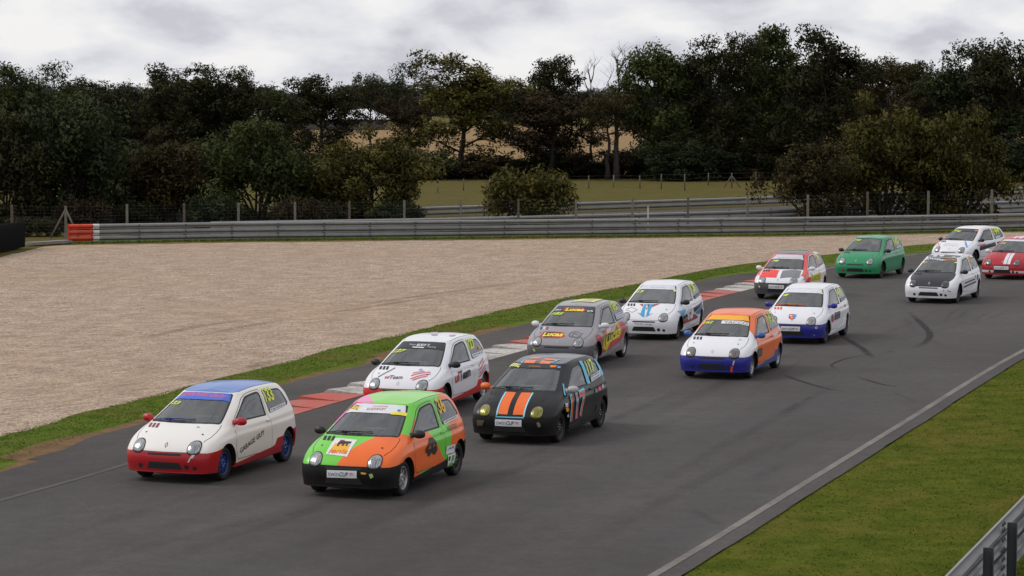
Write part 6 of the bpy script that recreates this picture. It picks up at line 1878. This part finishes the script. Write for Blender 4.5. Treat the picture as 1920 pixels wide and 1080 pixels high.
# 13: white with blue stripes
c = Car('13', (3.88, 68.20), -107.4, (7.717, 1160, 510), 'white car with blue bonnet stripes and number 13 on the door', white, rim=MATS['black_rim'], glass=MATS['blue_glass'], which='the white car with blue bonnet stripes', fog=('L', 'L2'))
topband(c, (214, 216, 222))
c.strokes('sun_strip_print', 'W', c.pts('W', [(450, 212), (690, 225), (690, 240), (445, 232)]), (170, 172, 186))
c.text('number', 'W', '13', (258, 305), (340, 300), .062, YEL, .05); c.poly('sticker', 'W', [(795, 262), (845, 268), (840, 288), (792, 284)], (226, 232, 120), .03)
SB = (70, 160, 206)
c.poly('hood_stripe', 'T', [(372, 466), (408, 466), (368, 652), (345, 655), (268, 588), (318, 602)], SB); c.poly('hood_stripe', 'T', [(450, 466), (508, 466), (438, 612), (498, 598), (398, 655), (405, 600)], SB)
c.poly('hood_flash', 'T', [(302, 466), (360, 466), (345, 505)], (170, 66, 66)); c.poly('hood_flash', 'T', [(512, 466), (600, 462), (480, 512)], (170, 66, 66)); c.poly('hood_flash', 'T', [(412, 468), (450, 468), (425, 530)], (80, 90, 106)); c.poly('hood_flash', 'T', [(392, 520), (428, 520), (402, 548)], (180, 80, 80), .03)
c.line('hood_logo', 'T', [(102, 552), (180, 515), (270, 548), (195, 588), (102, 552)], .014, (150, 150, 158))
c.poly('door_stripe', 'L', [(840, 572), (972, 528), (930, 640), (912, 630)], SB); c.poly('door_stripe', 'L', [(918, 655), (985, 600), (1000, 648), (925, 708)], (40, 38, 48)); c.poly('door_stripe', 'L', [(1078, 522), (1208, 422), (1172, 508), (1095, 585)], (40, 38, 48)); c.poly('door_stripe', 'L', [(1105, 590), (1215, 462), (1160, 615)], (60, 130, 170)); c.poly('door_stripe', 'L', [(932, 705), (1090, 602), (1165, 655), (930, 758)], (150, 40, 54))
c.text('door_number', 'L', '13', (1000, 695), (1072, 668), .30, (222, 222, 228), .05)
c.poly('door_number_fill', 'L', [(1022, 580), (1040, 575), (1040, 612), (1024, 618)], (120, 40, 54), .03)
c.text('number', 'L', '13', (1052, 300), (1106, 284), .20, YEL, .06)
c.poly('name_strip', 'L', [(1088, 348), (1162, 285), (1172, 330), (1098, 398)], (40, 40, 46)); c.strokes('name_print', 'L', c.pts('L', [(1088, 348), (1162, 287), (1172, 328), (1098, 396)]), (150, 150, 160), 2)
c.text('bumper_lettering', 'F', 'twin cup', (232, 762), (485, 775), .048, (90, 90, 110), .0, .1); c.strokes('sill_print', 'L', c.pts('L', [(960, 790), (1098, 745), (1098, 760), (960, 806)]), (120, 120, 126))
c.right_number('13', YEL)

# 48: white with navy bumper
c = Car('48', (7.56, 67.18), -109.1, (7.716, 1420, 515), 'white car with navy bumper, orange wiper and a crest on the bonnet, number 48', white, bumper=navy, skirt=white, mirror=navy, rim=MATS['black_rim'], vents=sticker((222, 76, 60)), wiper=sticker((240, 106, 40)), bumper_rear=white, which='the white car with navy bumper number 48')
topband(c, (222, 223, 230))
c.text('number', 'W', '48', (358, 315), (425, 312), .062, YEL, .05, .1); c.poly('sticker', 'W', [(895, 222), (942, 225), (938, 242), (892, 240)], (226, 220, 150), .03)
c.text('number', 'L', '48', (1168, 330), (1222, 300), .20, (214, 226, 110), .05)
c.poly('name_strip', 'L', [(1200, 350), (1262, 310), (1268, 352), (1210, 398)], (66, 68, 82)); c.strokes('name_print', 'L', c.pts('L', [(1200, 352), (1262, 312), (1268, 350), (1210, 396)]), (170, 172, 186))
c.poly('crest', 'T', [(460, 575), (515, 572), (535, 640), (500, 656), (450, 630)], (206, 80, 76)); c.poly('crest', 'T', [(515, 572), (572, 580), (545, 640), (528, 642)], (90, 150, 214)); c.poly('crest', 'T', [(470, 590), (505, 588), (512, 604), (474, 606)], (226, 220, 220), .03); c.poly('crest', 'T', [(484, 618), (512, 616), (514, 634), (490, 636)], (236, 210, 90), .03)
c.poly('door_crest', 'L', [(1070, 582), (1098, 572), (1098, 640), (1070, 650)], (90, 96, 130), .03); c.poly('door_crest', 'L', [(1070, 628), (1102, 618), (1100, 672), (1086, 692), (1074, 680)], (186, 60, 70), .03)
c.poly('door_panel', 'L', [(1112, 552), (1195, 522), (1192, 622), (1112, 665)], (58, 58, 66)); c.strokes('door_print', 'L', c.pts('L', [(1118, 555), (1192, 530), (1190, 616), (1118, 655)]), (130, 132, 140), 2)
c.poly('sticker', 'L', [(1255, 440), (1275, 425), (1278, 455), (1262, 470)], (180, 90, 96), .03)
c.plate([(340, 745), (618, 752), (618, 818), (340, 810)])
c.st('tow_ring', 'F', ring_poly(disc(.62, .43, .028), .012, .002), (200, 200, 210), .03)
c.poly('bumper_scuff', 'F', [(806, 848), (838, 872), (830, 888), (812, 880)], (120, 126, 70), .03)
c.right_number('48', (214, 226, 110))

# 78: white, coral red and grey
body78 = paint('coral_white_body', lin(230, 230, 234), [([(0, 0, 1, .86), (1, 0, 0, -.62)], lin(238, 76, 72)), ([(1, 0, .62, 1.42), (1, 0, 0, .70), (-1, 0, -.25, -1.62)], lin(238, 76, 72))])
bump78 = paint('charcoal_plastic', lin(74, 76, 80), rough=.45, coat=.2)
c = Car('78', (8.67, 81.63), -109.5, (9.817, 1400, 455), 'coral red, white and grey car with yellow door lettering, number 78', body78, hood=white, roof=roofg, door=white, bumper=bump78, skirt=white, bumper_rear=redb, mirror=sticker((226, 226, 230)), rim=MATS['black_rim'], which='the coral and white car number 78', bezel=MATS['black_trim'])
topband(c, (206, 208, 214))
c.text('sun_strip_lettering', 'W', 'RACING', (565, 296), (970, 308), .05, (222, 130, 100), .0, .2); c.text('number', 'W', '78', (455, 356), (575, 352), .060, (226, 236, 120), .05, .2)
COR = (238, 76, 72)
c.poly('hood_patch', 'T', [(300, 505), (605, 510), (545, 650), (230, 655)], COR); c.poly('hood_patch', 'T', [(665, 515), (1010, 520), (965, 655), (612, 658)], (128, 128, 134))
c.poly('door_patch', 'L', [(1062, 718), (1150, 630), (1180, 640), (1175, 716)], (226, 60, 60)); c.poly('door_stripe', 'L', [(1020, 690), (1100, 575), (1118, 580), (1060, 690)], (150, 150, 130))
c.poly('logo_backing', 'L', [(1172, 535), (1200, 600), (1350, 535), (1362, 700), (1180, 716)], (214, 202, 60)); c.text('logo_lettering', 'L', 'Lucas', (1198, 700), (1345, 672), .20, (74, 66, 26), .0, .05)
c.text('number', 'L', '78', (1270, 320), (1320, 300), .17, (232, 226, 130), .05); c.poly('name_strip', 'L', [(1320, 420), (1405, 365), (1410, 380), (1326, 438)], (50, 54, 60), .03)
c.plate([(405, 772), (688, 785), (688, 852), (405, 842)]); c.poly('tow_arrow', 'F', [(218, 795), (240, 790), (256, 825), (232, 825)], (206, 214, 70), .03)
c.right_number('78', (232, 226, 130))

# 143: green
green = paint('emerald_paint', lin(36, 140, 92))
c = Car('143', (12.44, 91.13), -114.9, (10.288, 1550, 425), 'plain emerald green car with black mirrors, number 143', green, rim=MATS['black_rim'], which='the green car number 143', fog=('L', 'L2', 'R'))
c.text('number', 'W', '143', (528, 278), (640, 276), .062, YEL, .05, .2); c.text('number', 'L', '143', (1312, 350), (1392, 330), .20, YEL, .06)
c.poly('name_strip', 'L', [(1340, 395), (1430, 350), (1438, 385), (1350, 420)], (190, 196, 206)); c.poly('tow_hook', 'F', [(288, 815), (306, 805), (328, 815), (330, 838), (308, 850), (290, 838)], (190, 30, 40), .03)
c.right_number('143', YEL)

# 87: white with black bonnet
blkh = paint('black_hood_paint', lin(44, 43, 50), rough=.36)
c = Car('87', (13.19, 80.27), -113.9, (9.0, 1680, 460), 'white car with black bonnet, dark headlights and black side bars, number 87', white, hood=blkh, roof=paint('black_front_roof', WHITE_P, [([(1, 0, 0, -.15)], lin(44, 42, 50))]), rim=MATS['black_rim'], lens='lens_black', which='the white car with black bonnet number 87', fog=('L', 'L2', 'R'))
topband(c, (40, 38, 44))
c.text('sun_strip_lettering', 'W', 'DONVERS', (470, 262), (785, 264), .066, (226, 226, 232), .03, .1); c.text('sun_strip_lettering', 'W', 'MOTORS', (795, 264), (1020, 268), .066, (226, 160, 70), .03, .1)
c.text('number', 'W', '87', (430, 308), (510, 305), .050, (226, 190, 110), .04, .15); c.poly('sticker', 'W', [(985, 285), (1030, 280), (1030, 305), (985, 300)], (230, 226, 160), .03)
c.text('number', 'L', '87', (1252, 310), (1298, 290), .20, (230, 176, 100), .05); c.poly('name_strip', 'L', [(1290, 378), (1335, 345), (1338, 372), (1296, 405)], (206, 208, 216), .03)
c.poly('side_bar', 'L', [(1162, 628), (1332, 556), (1330, 578), (1162, 650)], (40, 38, 44)); c.poly('side_bar', 'L', [(1142, 692), (1348, 600), (1346, 625), (1138, 722)], (40, 38, 44)); c.poly('side_bar', 'L', [(1330, 505), (1342, 498), (1342, 535), (1332, 540)], (40, 38, 44), .03); c.poly('side_bar', 'L', [(1366, 490), (1380, 480), (1380, 570), (1364, 580)], (40, 38, 44), .03)
c.poly('roof_mark', 'T', [(630, 175), (700, 165), (690, 195), (625, 195)], (214, 214, 220)); c.poly('roof_mark', 'T', [(735, 170), (830, 165), (800, 192), (740, 196)], (214, 214, 220)); c.poly('roof_mark', 'T', [(950, 195), (1005, 190), (1000, 212), (945, 212)], (190, 190, 196))
c.poly('tow_arrow', 'F', [(862, 752), (928, 778), (922, 790), (868, 766)], (190, 50, 60), .03); c.poly('tow_arrow', 'F', [(790, 756), (818, 758), (800, 782)], (160, 50, 60), .03)
c.right_number('87', (230, 176, 100))

# 144: white with black door band
c = Car('144', (17.08, 98.08), -125.8, (9.0, 1730, 410), 'white car with black door band and pink and blue bonnet stripes, number 144', white, rim=MATS['black_rim'], which='the white car with black door band')
topband(c, (56, 54, 62))
c.text('number', 'W', '144', (478, 230), (610, 230), .075, YEL, .03, .2); c.poly('sticker', 'W', [(878, 195), (940, 198), (930, 215), (880, 212)], (234, 120, 60), .03)
c.text('number', 'L', '144', (1200, 270), (1300, 245), .24, YEL, .04); c.poly('name_strip', 'L', [(1225, 300), (1310, 280), (1308, 310), (1235, 335)], (206, 208, 216), .03)
c.poly('door_band', 'L', [(962, 465), (1225, 395), (1235, 455), (965, 540)], (36, 34, 40)); c.poly('door_band', 'L', [(1255, 395), (1340, 370), (1300, 420), (1262, 440)], (60, 50, 84)); c.poly('door_flash', 'L', [(925, 448), (1058, 420), (1058, 440), (925, 468)], (226, 60, 90))
c.poly('hood_stripe', 'T', [(252, 420), (272, 412), (302, 500), (278, 512)], (236, 120, 160)); c.poly('hood_stripe', 'T', [(702, 385), (730, 385), (762, 480), (735, 492)], (90, 160, 220))
c.strokes('hood_print', 'T', c.pts('T', [(340, 420), (640, 425), (610, 480), (330, 470)]), (176, 178, 196), 3, fill=.25)
c.right_number('144', YEL)

# red car with white stripes at the right edge
redc = paint('crimson_paint', lin(176, 24, 40)); bumpR = paint('crimson_white_bumper', lin(176, 24, 40), [([(0, 0, 1, .235), (0, 0, -1, -.315)], lin(220, 220, 222))])
c = Car('12', (17.44, 90.63), -118.1, (9.0, 1730, 410), 'red car with two white bonnet stripes cut off by the right edge', redc, bumper=bumpR, skirt=redc, lip=redc, mirror=sticker((226, 226, 230)), rim=MATS['black_rim'], lens='lens_dark', vents=sticker((150, 110, 90)), which='the red car with white stripes', fog=('L', 'L2', 'R'))
c.poly('hood_stripe', 'T', [(1440, 585), (1495, 585), (1415, 768), (1358, 768)], (222, 222, 228)); c.poly('hood_stripe', 'T', [(1505, 585), (1560, 585), (1475, 770), (1425, 768)], (222, 222, 228))
c.st('roof_stripe', 'T', [[(-.16, -.20), (-.03, -.20), (-.03, 1.3), (-.16, 1.3)]], (222, 222, 228)); c.st('roof_stripe', 'T', [[(.03, -.20), (.16, -.20), (.16, 1.3), (.03, 1.3)]], (222, 222, 228))
topband(c, (214, 214, 220)); c.text('number', 'W', '12', (1300, 432), (1385, 432), .06, (232, 206, 70), .05, .1)
c.plate([(1205, 798), (1450, 808), (1448, 862), (1205, 855)])
c.right_number('12', YEL)
